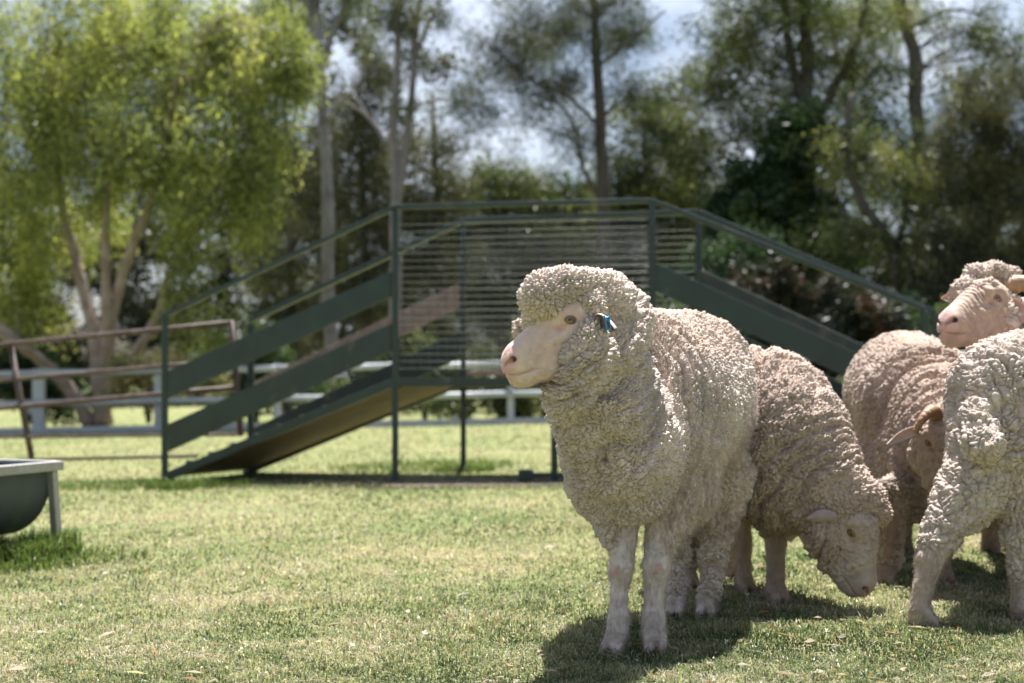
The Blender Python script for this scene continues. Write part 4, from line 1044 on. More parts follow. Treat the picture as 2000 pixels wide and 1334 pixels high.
# --- head, in its own frame: x forward, y to the sheep's left, z up, origin between the eyes
def head_mesh(base, pink, h=0.0021, wrinkle=0.0, wool_face=0.0, seed=0):
    pr = [ell((-0.035, 0, -0.005), (0.085, 0.070, 0.080), 0.03),
          cap((-0.02, 0, -0.02), (0.125, 0, -0.105), 0.060, 0.037, 0.03),
          cap((0.01, 0, 0.022), (0.135, 0, -0.083), 0.034, 0.026, 0.03),
          cap((-0.045, 0, -0.095), (0.110, 0, -0.140), 0.056, 0.026, 0.04),
          cap((-0.035, 0.032, -0.075), (0.06, 0.018, -0.105), 0.040, 0.030, 0.03), cap((-0.035, -0.032, -0.075), (0.06, -0.018, -0.105), 0.040, 0.030, 0.03),
          ell((0.138, 0, -0.112), (0.032, 0.034, 0.034), 0.025),
          ell((0.148, 0, -0.128), (0.024, 0.030, 0.020), 0.015),
          cap((0.05, 0.036, -0.130), (0.128, 0.014, -0.150), 0.020, 0.018, 0.02), cap((0.05, -0.036, -0.130), (0.128, -0.014, -0.150), 0.020, 0.018, 0.02),
          ell((0.118, 0, -0.158), (0.028, 0.024, 0.016), 0.02)]
    for s in (1, -1):
        pr += [cap((-0.010, 0.044 * s, 0.026), (0.030, 0.046 * s, 0.016), 0.020, 0.014, 0.02),      # brow
               cap((-0.005, 0.053 * s, -0.030), (0.055, 0.043 * s, -0.060), 0.017, 0.013, 0.014),        # cheek bone
               sub(ell((0.036, 0.056 * s, -0.018), (0.016, 0.008, 0.006), 0.012)),                  # tear pit
               ell((0.008, 0.048 * s, 0.0), 0.0205, 0.010),
               sub(ell((0.010, 0.069 * s, 0.0), (0.0185, 0.016, 0.0096), 0.003)),
               cap((0.150, 0.020 * s, -0.095), (0.163, 0.010 * s, -0.112), 0.012, 0.010, 0.012),     # nostril wing
               sub(cap((0.172, 0.010 * s, -0.118), (0.159, 0.027 * s, -0.102), 0.0050, 0.0078, 0.004)),
               sub(cap((0.160, 0.026 * s, -0.103), (0.145, 0.033 * s, -0.101), 0.0055, 0.0022, 0.004)),
               sub(cap((0.172, 0.0, -0.1405), (0.148, 0.029 * s, -0.1425), 0.0034, 0.0034, 0.004)),
               sub(cap((0.148, 0.029 * s, -0.1425), (0.092, 0.047 * s, -0.126), 0.0036, 0.0024, 0.004))]
    pr += [sub(cap((0.178, 0, -0.115), (0.172, 0, -0.140), 0.0022, 0.0022, 0.004))]
    Fd, lo = field(pr, h, 0.01); V, Q = surface_nets(Fd, lo, h); E, _ = edges_of(Q); V = relax(V, E, 2)
    N = vnormals(V, Q)
    # skin folds over the nose
    if wrinkle:
        a = V @ unit(np.array([0.14, 0, -0.12])); w = sstep(0.02, 0.05, V[:, 0]) * (1 - sstep(0.125, 0.15, V[:, 0])) * sstep(-0.02, 0.03, V @ unit(np.array([0.12, 0, 0.14])) + 0.03)
        V = V + N * (wrinkle * w * np.abs(np.sin(a * 2 * math.pi / 0.034 + 2.6 * vnoise(V * 22, 3))) * (0.55 + 0.6 * vnoise(V * 16, 4)))[:, None]
    V = V + N * (0.0007 * vnoise(V * 60, seed + 5) + 0.0004 * vnoise(V * 150, seed + 6))[:, None]
    if wool_face:
        w = wool_face * (1 - sstep(0.085, 0.125, V[:, 0])) * sstep(0.018, 0.034, np.minimum(np.linalg.norm(V - [0.008, 0.06, 0], axis=1), np.linalg.norm(V - [0.008, -0.06, 0], axis=1)))
        V = V + N * (w * (0.6 + 0.5 * vnoise(V * 110, 7) + 0.5 * vnoise(V * 55, 9)))[:, None]
    base, pink = np.asarray(base, float), np.asarray(pink, float)
    C = np.tile(base, (len(V), 1))
    C *= (1 + 0.07 * vnoise(V * 22, seed + 1) + 0.05 * vnoise(V * 70, seed + 2))[:, None]
    def mixc(c, w): return C * (1 - w[:, None]) + np.asarray(c) * w[:, None]
    nose = sstep(0.138, 0.168, V[:, 0] + 0.15 * (V[:, 2] + 0.12) * 0); C = mixc(pink, 0.60 * nose)
    for s in (1, -1):
        d = np.linalg.norm((V - [0.155, 0.022 * s, -0.106]) / [1, 1, 1], axis=1); C = mixc(pink * [0.85, 0.7, 0.7], 0.75 * (1 - sstep(0.006, 0.02, d)))
        d = np.linalg.norm(V - [0.009, 0.058 * s, 0.0], axis=1); C = mixc(pink * 1.02, 0.55 * (1 - sstep(0.012, 0.034, d))); C = mixc([0.07, 0.035, 0.03], 0.95 * (1 - sstep(0.004, 0.0150, np.abs(d - 0.006))) * (np.abs(V[:, 2]) < 0.0125))
        d = np.linalg.norm(V - [0.040, 0.050 * s, -0.022], axis=1); C = mixc(pink, 0.45 * (1 - sstep(0.006, 0.022, d)))
        a, b = np.array([0.165, 0.012 * s, -0.141]), np.array([0.095, 0.046 * s, -0.127]); t = np.clip((V - a) @ (b - a) / ((b - a) @ (b - a)), 0, 1)
        d = np.linalg.norm(V - a - t[:, None] * (b - a), axis=1); C = mixc(pink * [0.75, 0.6, 0.58], 0.40 * (1 - sstep(0.001, 0.007, d)))
    for s in (1, -1):
        d = np.linalg.norm(V - [0.156, 0.0285 * s, -0.103], axis=1); C = mixc([0.045, 0.02, 0.02], 0.95 * (1 - sstep(0.006, 0.0120, d)))
    tan = sstep(-0.1, 0.5, vnoise(V * 12, seed + 3)) * (1 - sstep(0.10, 0.15, V[:, 0])); C = mixc(base * [0.92, 0.80, 0.66], 0.25 * tan)
    return V, Q, C
def eye_mesh(c, out, fwd, r=0.0172):
    th = np.linspace(0, math.pi, 22); ph = np.linspace(0, 2 * math.pi, 32, endpoint=False)
    up = unit(np.cross(out, fwd)); fw = unit(np.cross(up, out)); out = unit(out)
    V = [c + r * (math.cos(t) * out + math.sin(t) * (math.cos(p) * fw + math.sin(p) * up)) for t in th for p in ph]
    Q = [[i * 32 + j, (i + 1) * 32 + j, (i + 1) * 32 + (j + 1) % 32, i * 32 + (j + 1) % 32] for i in range(21) for j in range(32)]
    C = []
    for t in th:
        for p in ph:
            x, y = math.sin(t) * math.cos(p), math.sin(t) * math.sin(p)
            if math.cos(t) > 0 and (abs(x) < 0.40 and abs(y) < 0.15): C.append((0.012, 0.012, 0.014))
            elif math.cos(t) > 0 and math.hypot(x, y) < 0.70: C.append((0.19, 0.12, 0.05))
            else: C.append((0.05, 0.03, 0.025))
    return np.array(V), np.array(Q), np.array(C)
def ear_mesh(base, tipdir, face, Ln=0.10, W=0.052, curl=0.018, droop=0.02, c_out=(0.5, 0.42, 0.34), c_in=(0.45, 0.26, 0.22)):
    d = unit(tipdir); f = unit(np.asarray(face) - d * (np.asarray(face) @ d)); s = np.cross(f, d)
    nu, nv = 18, 13; u = np.linspace(0, 1, nu); v = np.linspace(-1, 1, nv)
    def sheet(o):
        P_ = []
        for a in u:
            w = W * 0.5 * (0.55 + 0.75 * math.sin(math.pi * min(a * 0.9 + 0.1, 1)) ** 0.8) * (1 - a ** 5 * 0.85)
            for b in v:
                roll = (1 - a * 0.55)
                P_.append(base + d * Ln * a + s * w * b * (1 - 0.25 * roll * b * b) + f * (curl * roll * (b * b) - 0.004 + o * (1 - 0.5 * a)) + np.array([0, 0, -droop]) * a * a)
        return np.array(P_)
    A, Bk = sheet(0.0), sheet(-0.0045)
    Q = []
    for i in range(nu - 1):
        for j in range(nv - 1):
            q = [i * nv + j, (i + 1) * nv + j, (i + 1) * nv + j + 1, i * nv + j + 1]; Q.append(q); Q.append([x + nu * nv for x in q[::-1]])
    b_ = nu * nv
    for i in range(nu - 1):
        for j in (0, nv - 1):
            q = [i * nv + j, (i + 1) * nv + j, (i + 1) * nv + j + b_, i * nv + j + b_]; Q.append(q if j else q[::-1])
    for j in range(nv - 1):
        i = nu - 1; Q.append([i * nv + j, i * nv + j + 1, i * nv + j + 1 + b_, i * nv + j + b_][::-1])
    C = np.concatenate([np.tile(c_in, (b_, 1)), np.tile(c_out, (b_, 1))])
    return np.concatenate([A, Bk]), np.array(Q), C
def leg_prims(pts, rad, toe):
    """bare lower leg: knots from the top down to the pastern, then a cloven foot pointing along toe"""
    pr = [cap(pts[i], pts[i + 1], rad[i], rad[i + 1], 0.012) for i in range(len(pts) - 1)]
    c = np.asarray(pts[-1]); t = unit(np.array([toe[0], toe[1], 0])); sd = np.array([-t[1], t[0], 0]); r_ = rad[-1]
    for k in (1, -1):
        pr.append(cap(c + sd * k * r_ * 0.42 + np.array([0, 0, 0.012]), c + t * r_ * 1.25 + sd * k * r_ * 0.60 - np.array([0, 0, 0.016]), r_ * 0.66, r_ * 0.46, 0.010))
    pr.append(sub(cap(c + t * r_ * 1.15 + np.array([0, 0, 0.012]), c + t * r_ * 2.2 - np.array([0, 0, 0.02]), 0.0055, 0.008, 0.006)))
    return pr
def hoof_mesh(c, toe, w=0.024, l=0.052, hgt=0.042):
    """two claws with a cleft between; c on the ground under the pastern"""
    mb = MB(); toe = unit(np.array([toe[0], toe[1], 0])); s = np.array([-toe[1], toe[0], 0])
    for k in (1, -1):
        rings = []
        for z, sc_, sh in ((0.0, 1.0, 0.010), (0.25, 1.0, 0.006), (0.6, 0.92, 0.0), (1.0, 0.80, -0.008), (1.12, 0.55, -0.010)):
            a = np.linspace(0, 2 * math.pi, 14, endpoint=False)
            x = np.cos(a); y = np.sin(a)
            px = np.where(x > 0, x * l * 0.62, x * l * 0.48) * sc_ + sh
            py = y * w * 0.5 * sc_ * np.where(x > 0, 1 - 0.45 * x * x, 1)
            rings.append(c + np.outer(px, toe) + np.outer(py + k * w * 0.56 + np.maximum(px, 0) * 0.10 * k, s) + np.array([0, 0, z * hgt]))
        V = np.concatenate(rings + [[rings[-1].mean(0)]]); n = 14; Q = [[i * n + j, i * n + (j + 1) % n, (i + 1) * n + (j + 1) % n, (i + 1) * n + j] for i in range(4) for j in range(n)]
        T = [[4 * n + j, 4 * n + (j + 1) % n, 5 * n] for j in range(n)]
        mb.add(V, [np.array(Q), np.array(T)])
    return mb
def frame(fwd, pitch=0.0, roll=0.0):
    f = unit(np.array([fwd[0], fwd[1], 0.0])); l = np.array([-f[1], f[0], 0]); u = np.array([0, 0, 1.0])
    p = math.radians(pitch); f, u = f * math.cos(p) - u * math.sin(p), u * math.cos(p) + f * math.sin(p)   # positive pitch lowers the nose
    r = math.radians(roll); l, u = l * math.cos(r) + u * math.sin(r), u * math.cos(r) - l * math.sin(r)
    return np.stack([f, l, u], 1)

def make_sheep(label, base, wool, spine, skin, legs, headp, wcol, fcol, pink, h, seed, nfib, headball=None, shaggy=None, hs=1.0, wrinkle=0.0, wool_face=0.0, ears=(), horns=(), tag_at=None, extra=None, wool_kw={}, fib_len=0.006, eyes=(1, -1), levels=1, legcol=None):
    root = thing('sheep', label, 'sheep', base, 'merino sheep standing on the lawn')
    # body: head, hidden trunk and bare legs in one skin
    E0, R = headp
    Vh, Qh, Ch = head_mesh(fcol, pink, wrinkle=wrinkle, wool_face=wool_face, seed=seed)
    Vh = E0 + (Vh * hs) @ R.T
    pr = list(skin)
    for pts, rad, toe in legs: pr += leg_prims(pts, rad, toe)
    Fd, lo = field(pr, 0.006); Vb, Qb = surface_nets(Fd, lo, 0.006); del Fd
    Eb, _ = edges_of(Qb); Vb = relax(Vb, Eb, 2); Vb, Qb = subdiv(Vb, Qb); Eb, _ = edges_of(Qb); Vb = relax(Vb, Eb, 1)
    Nb = vnormals(Vb, Qb)
    lc = np.asarray(legcol if legcol is not None else fcol, float)
    hairn = vnoise(np.stack([Vb[:, 0] * 210, Vb[:, 1] * 210, Vb[:, 2] * 60], 1), seed + 90)
    Vb = Vb + Nb * (0.0016 * hairn + 0.0015 * vnoise(Vb * 45, seed + 91))[:, None]
    Cb = lc * (1 + 0.10 * vnoise(Vb * 18, seed + 92) + 0.07 * hairn)[:, None]
    for pts, rad, toe in legs:           # bald knee patch and stained, shade-darkened pasterns
        if len(pts) > 3:
            d = np.linalg.norm(Vb - (np.asarray(pts[1]) + np.array([toe[0], toe[1], 0]) * rad[1]), axis=1); w = (0.55 * (1 - sstep(0.008, 0.024, d)))[:, None]
            Cb = Cb * (1 - w) + w * np.asarray(pink) * 0.8
    dirt_shade = ((1 - sstep(0.03, 0.13, Vb[:, 2] - SLOPE * Vb[:, 0])) * (0.35 + 0.65 * sstep(-0.3, 0.4, vnoise(Vb * 40, seed + 95))) * 0.6)[:, None]  # brown soiling towards the hooves, with lower leg shade painted into it
    Cb = Cb * (1 - dirt_shade) + dirt_shade * np.array([0.24, 0.18, 0.125])
    Fb = [Qb]; Vall, Qall, Call = [Vb, Vh], [Qb, Qh + len(Vb)], [Cb, Ch]; k = len(Vb) + len(Vh)
    for (b, d, f, kw) in ears:
        b, d, f = E0 + R @ (np.asarray(b) * hs), R @ np.asarray(d, float), R @ np.asarray(f, float)
        v, q, c = ear_mesh(b, d, f, **kw); Vall.append(v); Qall.append(q + k); Call.append(c); k += len(v)
    body = mk('body', np.concatenate(Vall), np.concatenate(Qall), M_SKIN, root, col=np.clip(np.concatenate(Call), 0.01, 0.9))
    for s in eyes:
        v, q, c = eye_mesh(E0 + R @ (np.array([0.008, 0.0475 * s, 0.0]) * hs), R @ np.array([0.22, 1.0 * s, 0.05]), R @ np.array([1.0, 0, -0.35]), r=0.0196 * hs)
        mk('eye', v, q, M_EYE, root, col=c)
    for pts, rad, toe in legs:
        c = np.array(pts[-1]); c[2] = gz(c[0]) - 0.004
        hoof_mesh(c + np.array([toe[0], toe[1], 0]) * rad[-1] * 0.55, toe, w=rad[-1] * 1.08, l=rad[-1] * 2.35, hgt=0.029).build('hoof', M_HOOF, root)
    Vf, Qf, Nf, Cf, hd, sh = fleece(wool, h, spine, wcol, seed, head=headball, shaggy=shaggy, levels=levels, **wool_kw)
    fl = mk('fleece', Vf, Qf, M_WOOL, root, col=Cf)
    if nfib:
        fibres('wool_fibres', Vf, Qf, Nf, Cf * 1.05, nfib, fib_len, 0.00024, fl, seed + 300, lw=(1 - 0.35 * hd) * (1 + 1.6 * sh), fw=1 + 3.5 * sh)
        fibres('leg_hair', Vb, Qb, Nb, Cb, nfib // 3, 0.011, 0.00030, body, seed + 400, droop=1.0, spread=0.4, lift=0.7, fw=(Vb[:, 2] < 0.48) * 1.0)
    if nfib:
        Nh = vnormals(Vh, Qh); back = -R[:, 0] * 0.55
        fibres('face_hair', Vh, Qh, Nh, np.clip(Ch, 0.02, 0.9), nfib // 4, 0.0042, 0.00022, body, seed + 500, droop=0.6, spread=0.30, lift=0.30)
    for pts, r0 in horns:
        pts = np.array([E0 + R @ (np.asarray(p) * hs) for p in pts]); ln = smooth_line(pts, 40)
        rr = np.linspace(r0, r0 * 0.35, 40) * (1 + 0.06 * np.sin(np.arange(40) * 1.6)); MB().tube(ln, rr, seg=12).build('horn', M_HORN, root)
    if tag_at is not None:
        c, d, f = tag_at; d, f = unit(d), unit(f); s = np.cross(d, f); mb = MB()
        mb.beam(c - s * 0.004, c - s * 0.004 + d * 0.036, 0.013, 0.0022, up=s); mb.beam(c + s * 0.008, c + s * 0.005 + d * 0.034, 0.013, 0.0022, up=s)
        mb.beam(c - s * 0.004 + d * 0.035, c + s * 0.005 + d * 0.035, 0.013, 0.0025, up=d)
        mb.tube([c - s * 0.006 + d * 0.006, c + s * 0.011 + d * 0.006], 0.003, seg=8)
        mb.build('ear_tag', M_TAG, root, bevel=0.0006, label='bright blue plastic ear tag')
    if extra: extra(root, fl, body)
    return root
# ------------------------------------------------------------------ the flock
A3 = lambda *v: np.array(v, float)
def lp(knots, toe, foot):
    """leg from (px, py, dist, radius in px) knots; the last is the pastern, foot = (px, dist) on the ground"""
    pts = [P(a, b, d) for a, b, d, r_ in knots]; rad = [r_ * d / F for a, b, d, r_ in knots]
    g = G(foot[0], foot[1]); g2 = g + np.array([0, 0, 0.030]); pts.append(g2); rad.append(foot[2] * foot[1] / F)
    return pts, rad, toe

# --- 1 the big ewe in front
fw1 = A3(-0.906, -0.42)
R1 = frame(fw1, 0)
E1 = P(1099, 627, 3.600)
w1 = [cap(P(1308, 788, 4.38), P(1270, 796, 4.08), .260, .248, .05), ell(P(1383, 698, 4.46), .105, .08), cap(P(1310, 735, 4.4), P(1240, 720, 4.05), .18, .15, .08),
      cap(P(1218, 872, 3.88), P(1240, 852, 4.05), .170, .21, .07), cap(P(1222, 895, 3.80), P(1236, 950, 3.82), .132, .100, .06),
      cap(P(1325, 880, 3.98), P(1338, 965, 3.97), .120, .085, .05), cap(P(1330, 960, 3.95), P(1288, 1075, 3.88), .078, .036, .04),
      cap(P(1164, 870, 3.93), P(1163, 940, 3.92), .080, .068, .05), cap(P(1160, 950, 3.92), P(1202, 1056, 3.89), .056, .030, .04),
      cap(P(1206, 835, 3.80), P(1181, 690, 3.70), .137, .114, .05), cap(P(1094, 778, 3.60), P(1146, 872, 3.70), .042, .064, .04),
      cap(P(1128, 715, 3.56), P(1118, 770, 3.58), .058, .055, .03), ell(P(1150, 690, 3.57), .070, .03), cap(P(1136, 826, 3.66), P(1195, 800, 3.66), .056, .085, .035), cap(P(1154, 930, 3.76), P(1222, 910, 3.71), .055, .075, .03),
      ell(P(1062, 580, 3.575), (.066, .075, .066), .02), ell(P(1100, 560, 3.60), (.066, .07, .056), .02), ell(P(1136, 556, 3.63), (.05, .07, .046), .02), ell(P(1172, 590, 3.68), (.086, .09, .086), .03), ell(P(1205, 628, 3.74), .088, .04), ell(P(1156, 600, 3.585), .040, .02), ell(P(1150, 655, 3.55), .040, .02),
      ell(P(1040, 632, 3.60), (.030, .05, .03), .02), ell(P(1013, 640, 3.67), (.016, .02, .030), .01),
      cap(P(1402, 925, 4.42), P(1396, 1070, 4.42), .112, .040, .05), cap(P(1396, 1070, 4.42), P(1383, 1180, 4.40), .038, .026, .02),
      cap(P(1335, 960, 4.46), P(1322, 1085, 4.44), .080, .032, .05), cap(P(1322, 1085, 4.44), P(1320, 1185, 4.43), .031, .025, .02),
      cap(P(1470, 800, 4.44), P(1474, 880, 4.44), .022, .014, .03), cap(P(1474, 880, 4.44), P(1474, 985, 4.44), .012, .0055, .01)]
sp1 = [P(1340, 770, 4.60), P(1300, 790, 4.35), P(1255, 800, 4.05), P(1205, 810, 3.82), P(1175, 690, 3.70), P(1110, 610, 3.60)]
sk1 = [cap(P(1308, 792, 4.38), P(1230, 830, 3.95), .18, .15), cap(P(1200, 800, 3.80), P(1140, 650, 3.66), .10, .07)]
toe1 = A3(-0.25, -0.97, 0)
lg1 = [lp([(1222, 1000, 3.92, 30), (1212, 1112, 3.87, 22.5), (1209, 1165, 3.87, 15.5), (1208, 1212, 3.86, 20), (1206, 1238, 3.85, 20)], A3(-0.55, -0.83, 0), (1203, 3.84, 20)),
       lp([(1296, 1000, 3.92, 34), (1281, 1108, 3.87, 24.5), (1278, 1165, 3.87, 17.5), (1276, 1212, 3.86, 21.5), (1277, 1238, 3.85, 22)], A3(0.0, -1, 0), (1278, 3.84, 21)),
       lp([(1398, 1010, 4.44, 30), (1388, 1110, 4.43, 20), (1384, 1160, 4.42, 17), (1380, 1185, 4.41, 18)], A3(-0.2, -0.97, 0), (1379, 4.39, 18)),
       lp([(1325, 1010, 4.46, 28), (1322, 1110, 4.45, 18), (1320, 1160, 4.44, 15), (1319, 1185, 4.43, 17)], A3(-0.2, -0.97, 0), (1319, 4.41, 17))]
ear_k = dict(c_out=(0.62, 0.54, 0.48), c_in=(0.26, 0.18, 0.16))
make_sheep('largest sheep, nearest the camera, pale fleece, head turned left with a blue ear tag', G(1290, 4.1), w1, sp1, sk1, lg1, (E1, R1), (0.60, 0.495, 0.43), (0.62, 0.475, 0.41), (0.62, 0.35, 0.33), 0.0050, 101, 120000, hs=0.95,
           headball=(P(1110, 590, 3.6), 0.165), shaggy=[(P(1370, 930, 4.0), .17), (P(1390, 1000, 4.4), .12), (P(1290, 1000, 3.9), .12), (P(1440, 860, 4.3), .15)],
           ears=[((-0.062, 0.085, 0.002), (-0.30, 0.80, 0.15), (0.75, 0.25, -0.55), dict(Ln=0.058, W=0.046, curl=0.020, droop=0.035, **ear_k)), ((-0.060, -0.072, -0.012), (-0.2, -1.0, -0.1), (0.8, 0, -0.2), dict(Ln=0.09, **ear_k))],
           wool_kw=dict(nscale=112, crackd=0.0070, fold=0.018, creases=[([P(1184, 661, 3.6), P(1174, 678, 3.57), P(1157, 699, 3.55), P(1136, 722, 3.53)], .012, .022), ([P(1121, 655, 3.55), P(1118, 700, 3.52), P(1119, 740, 3.52)], .010, .016),
           ([P(1196, 740, 3.62), P(1202, 790, 3.64)], .012, .022), ([P(1140, 722, 3.54), P(1150, 780, 3.55), P(1170, 830, 3.6)], .012, .016), ([P(1195, 855, 3.65), P(1186, 900, 3.66)], .016, .012), ([P(1186, 905, 3.66), P(1250, 915, 3.70)], .016, .012),
           ([P(1261, 1025, 3.75), P(1275, 992, 3.78), P(1310, 978, 3.82)], .014, .02), ([P(1235, 640, 3.7), P(1240, 700, 3.7), P(1255, 760, 3.75)], .012, .012), ([P(1160, 985, 3.8), P(1182, 1035, 3.8)], .012, .015),
           ([P(1090, 800, 3.58), P(1130, 815, 3.57)], .010, .012), ([P(1120, 800, 3.58), P(1100, 850, 3.62)], .010, .012), ([P(1132, 560, 3.6), P(1140, 600, 3.57)], .009, .014)]), tag_at=(P(1186, 616, 3.515), A3(0.08, -0.05, -1), A3(0.2, -1, 0)), legcol=(0.60, 0.525, 0.475))

# --- 2 the grazing sheep behind it
R2 = frame(A3(0.80, -0.60), 45, 0)
E2 = P(1674, 1034, 4.42)
w2 = [cap(P(1395, 850, 4.98), P(1470, 842, 4.72), .24, .255, .06), cap(P(1484, 838, 4.68), P(1500, 860, 4.60), .255, .235, .06), cap(P(1530, 920, 4.55), P(1540, 950, 4.52), .17, .15, .06),
      cap(P(1562, 875, 4.56), P(1640, 970, 4.47), .175, .115, .06), ell(P(1686, 972, 4.45), (.076, .08, .062), .03), ell(P(1716, 1003, 4.44), (.045, .05, .045), .02), ell(P(1608, 1040, 4.43), .066, .04), ell(P(1618, 1085, 4.44), .046, .03), cap(P(1612, 1060, 4.41), P(1640, 1105, 4.42), .040, .028, .02),
      cap(P(1500, 940, 4.6), P(1512, 1025, 4.63), .12, .048, .05), cap(P(1520, 900, 4.85), P(1540, 1020, 4.86), .1, .05, .05),
      cap(P(1390, 930, 5.0), P(1352, 1085, 4.98), .12, .04, .05)]
sp2 = [P(1380, 850, 5.0), P(1480, 840, 4.68), P(1560, 870, 4.56), P(1640, 970, 4.45), P(1690, 1010, 4.42)]
sk2 = [cap(P(1420, 850, 4.9), P(1520, 860, 4.6), .16, .15), cap(P(1560, 880, 4.56), P(1650, 985, 4.45), .11, .075)]
lg2 = [lp([(1512, 990, 4.64, 30), (1515, 1060, 4.63, 20), (1515, 1120, 4.63, 17), (1514, 1155, 4.62, 20)], A3(0.35, -0.93, 0), (1514, 4.61, 19)),
       lp([(1548, 990, 4.9, 28), (1550, 1060, 4.88, 18), (1550, 1110, 4.88, 15), (1550, 1140, 4.87, 17)], A3(0.4, -0.9, 0), (1552, 4.86, 16)) if False else
       lp([(1440, 990, 4.9, 28), (1450, 1060, 4.88, 18), (1452, 1110, 4.88, 15), (1452, 1140, 4.87, 17)], A3(0.4, -0.9, 0), (1452, 4.86, 16)),
       lp([(1356, 1040, 5.0, 24), (1346, 1090, 4.99, 14), (1346, 1135, 4.98, 15)], A3(0.4, -0.9, 0), (1347, 4.96, 14)),
       lp([(1420, 1040, 5.2, 24), (1420, 1090, 5.2, 14), (1420, 1120, 5.2, 14)], A3(0.4, -0.9, 0), (1420, 5.18, 14))]
ear2 = dict(c_out=(0.31, 0.25, 0.23), c_in=(0.20, 0.14, 0.12), Ln=0.098, W=0.038, droop=0.018, curl=0.022)
def pizzle(root, fl, body):
    MB().tube([P(1480, 985, 4.66), P(1480, 1010, 4.66), P(1478, 1030, 4.65)], [0.012, 0.011, 0.006], seg=8).build('pizzle', M_SKIN, root)
make_sheep('grazing sheep with its woolly cream face lowered to the grass, right behind the largest sheep', G(1500, 4.7), w2, sp2, sk2, lg2, (E2, R2), (0.48, 0.37, 0.30), (0.43, 0.35, 0.295), (0.46, 0.30, 0.27), 0.0074, 202, 70000,
           headball=(P(1690, 1000, 4.42), 0.14), wool_face=0.011, hs=0.95, wool_kw=dict(fold=0.015, lam=0.062, nscale=108),
           ears=[((-0.05, -0.115, 0.018), (-0.55, -0.70, -0.35), (-0.485, 0.8, -0.353), ear2), ((-0.06, 0.075, 0.0), (-0.2, 1.0, -0.1), (0.8, 0, -0.2), ear2)], legcol=(0.39, 0.30, 0.24), extra=None)

# --- 3 the brown sheep further back with its head down
R3 = frame(A3(0.35, -0.94), 30, 0)
E3 = P(1842, 862, 4.78)
w3 = [cap(P(1768, 768, 5.72), P(1798, 795, 5.40), .245, .245, .06), cap(P(1845, 822, 5.15), P(1850, 850, 5.05), .20, .18, .03), cap(P(1800, 880, 5.2), P(1800, 950, 5.15), .16, .13, .04),
      cap(P(1776, 900, 5.08), P(1778, 990, 5.06), .070, .060, .02), cap(P(1830, 900, 4.98), P(1840, 970, 5.0), .09, .08, .03), cap(P(1740, 890, 5.45), P(1760, 930, 5.3), .15, .12, .04),
      ell(P(1862, 812, 4.86), (.072, .07, .055), .02), cap(P(1850, 850, 4.95), P(1862, 900, 4.85), .10, .07, .03),
      cap(P(1742, 960, 5.02), P(1738, 1095, 4.98), .060, .040, .03), cap(P(1738, 1095, 4.98), P(1730, 1130, 4.97), .038, .030, .02), cap(P(1838, 980, 5.02), P(1840, 1085, 5.0), .065, .036, .03),
      cap(P(1720, 900, 5.8), P(1760, 1040, 5.85), .11, .04, .04), cap(P(1800, 900, 5.9), P(1862, 1050, 5.92), .11, .04, .04)]
sp3 = [P(1750, 760, 5.85), P(1798, 790, 5.40), P(1848, 830, 5.1), P(1860, 850, 4.85)]
sk3 = [cap(P(1768, 768, 5.72), P(1840, 830, 5.15), .16, .13), cap(P(1845, 840, 5.1), P(1855, 860, 4.86), .1, .07)]
lg3 = [lp([(1740, 1010, 5.0, 26), (1736, 1080, 4.98, 19), (1732, 1125, 4.97, 17), (1730, 1135, 4.96, 18)], A3(-0.2, -0.97, 0), (1726, 4.95, 18)),
       lp([(1838, 1010, 5.02, 24), (1840, 1080, 5.0, 17), (1840, 1120, 4.99, 15), (1840, 1132, 4.98, 17)], A3(0.1, -0.99, 0), (1841, 4.97, 17)),
       lp([(1764, 1010, 5.86, 20), (1766, 1050, 5.86, 13), (1766, 1070, 5.86, 13)], A3(0, -1, 0), (1766, 5.84, 13)),
       lp([(1862, 1030, 5.92, 20), (1863, 1055, 5.92, 13), (1863, 1070, 5.92, 13)], A3(0, -1, 0), (1863, 5.9, 13))]
ear3 = dict(c_out=(0.56, 0.49, 0.46), c_in=(0.56, 0.47, 0.43), Ln=0.12, W=0.036, droop=0.03)
make_sheep('brown tinted sheep with a short brown horn, head lowered behind the rump of another', G(1790, 5.4), w3, sp3, sk3, lg3, (E3, R3), (0.43, 0.325, 0.26), (0.36, 0.265, 0.20), (0.44, 0.28, 0.23), 0.0085, 303, 60000,
           headball=(P(1862, 815, 4.87), 0.09), wool_kw=dict(fold=0.014, lam=0.060, nscale=94, nod=0.011), wrinkle=0.003, wool_face=0.007,
           ears=[((-0.05, -0.07, 0.02), (-0.05, -1.0, -0.25), (0.9, 0, 0.3), ear3), ((-0.06, 0.075, 0.0), (-0.2, 1.0, -0.1), (0.8, 0, -0.2), ear3)],
           horns=[([(-0.045, -0.025, 0.075), (-0.025, -0.070, 0.105), (0.0, -0.115, 0.090), (0.015, -0.140, 0.045)], 0.026)], legcol=(0.33, 0.23, 0.17))

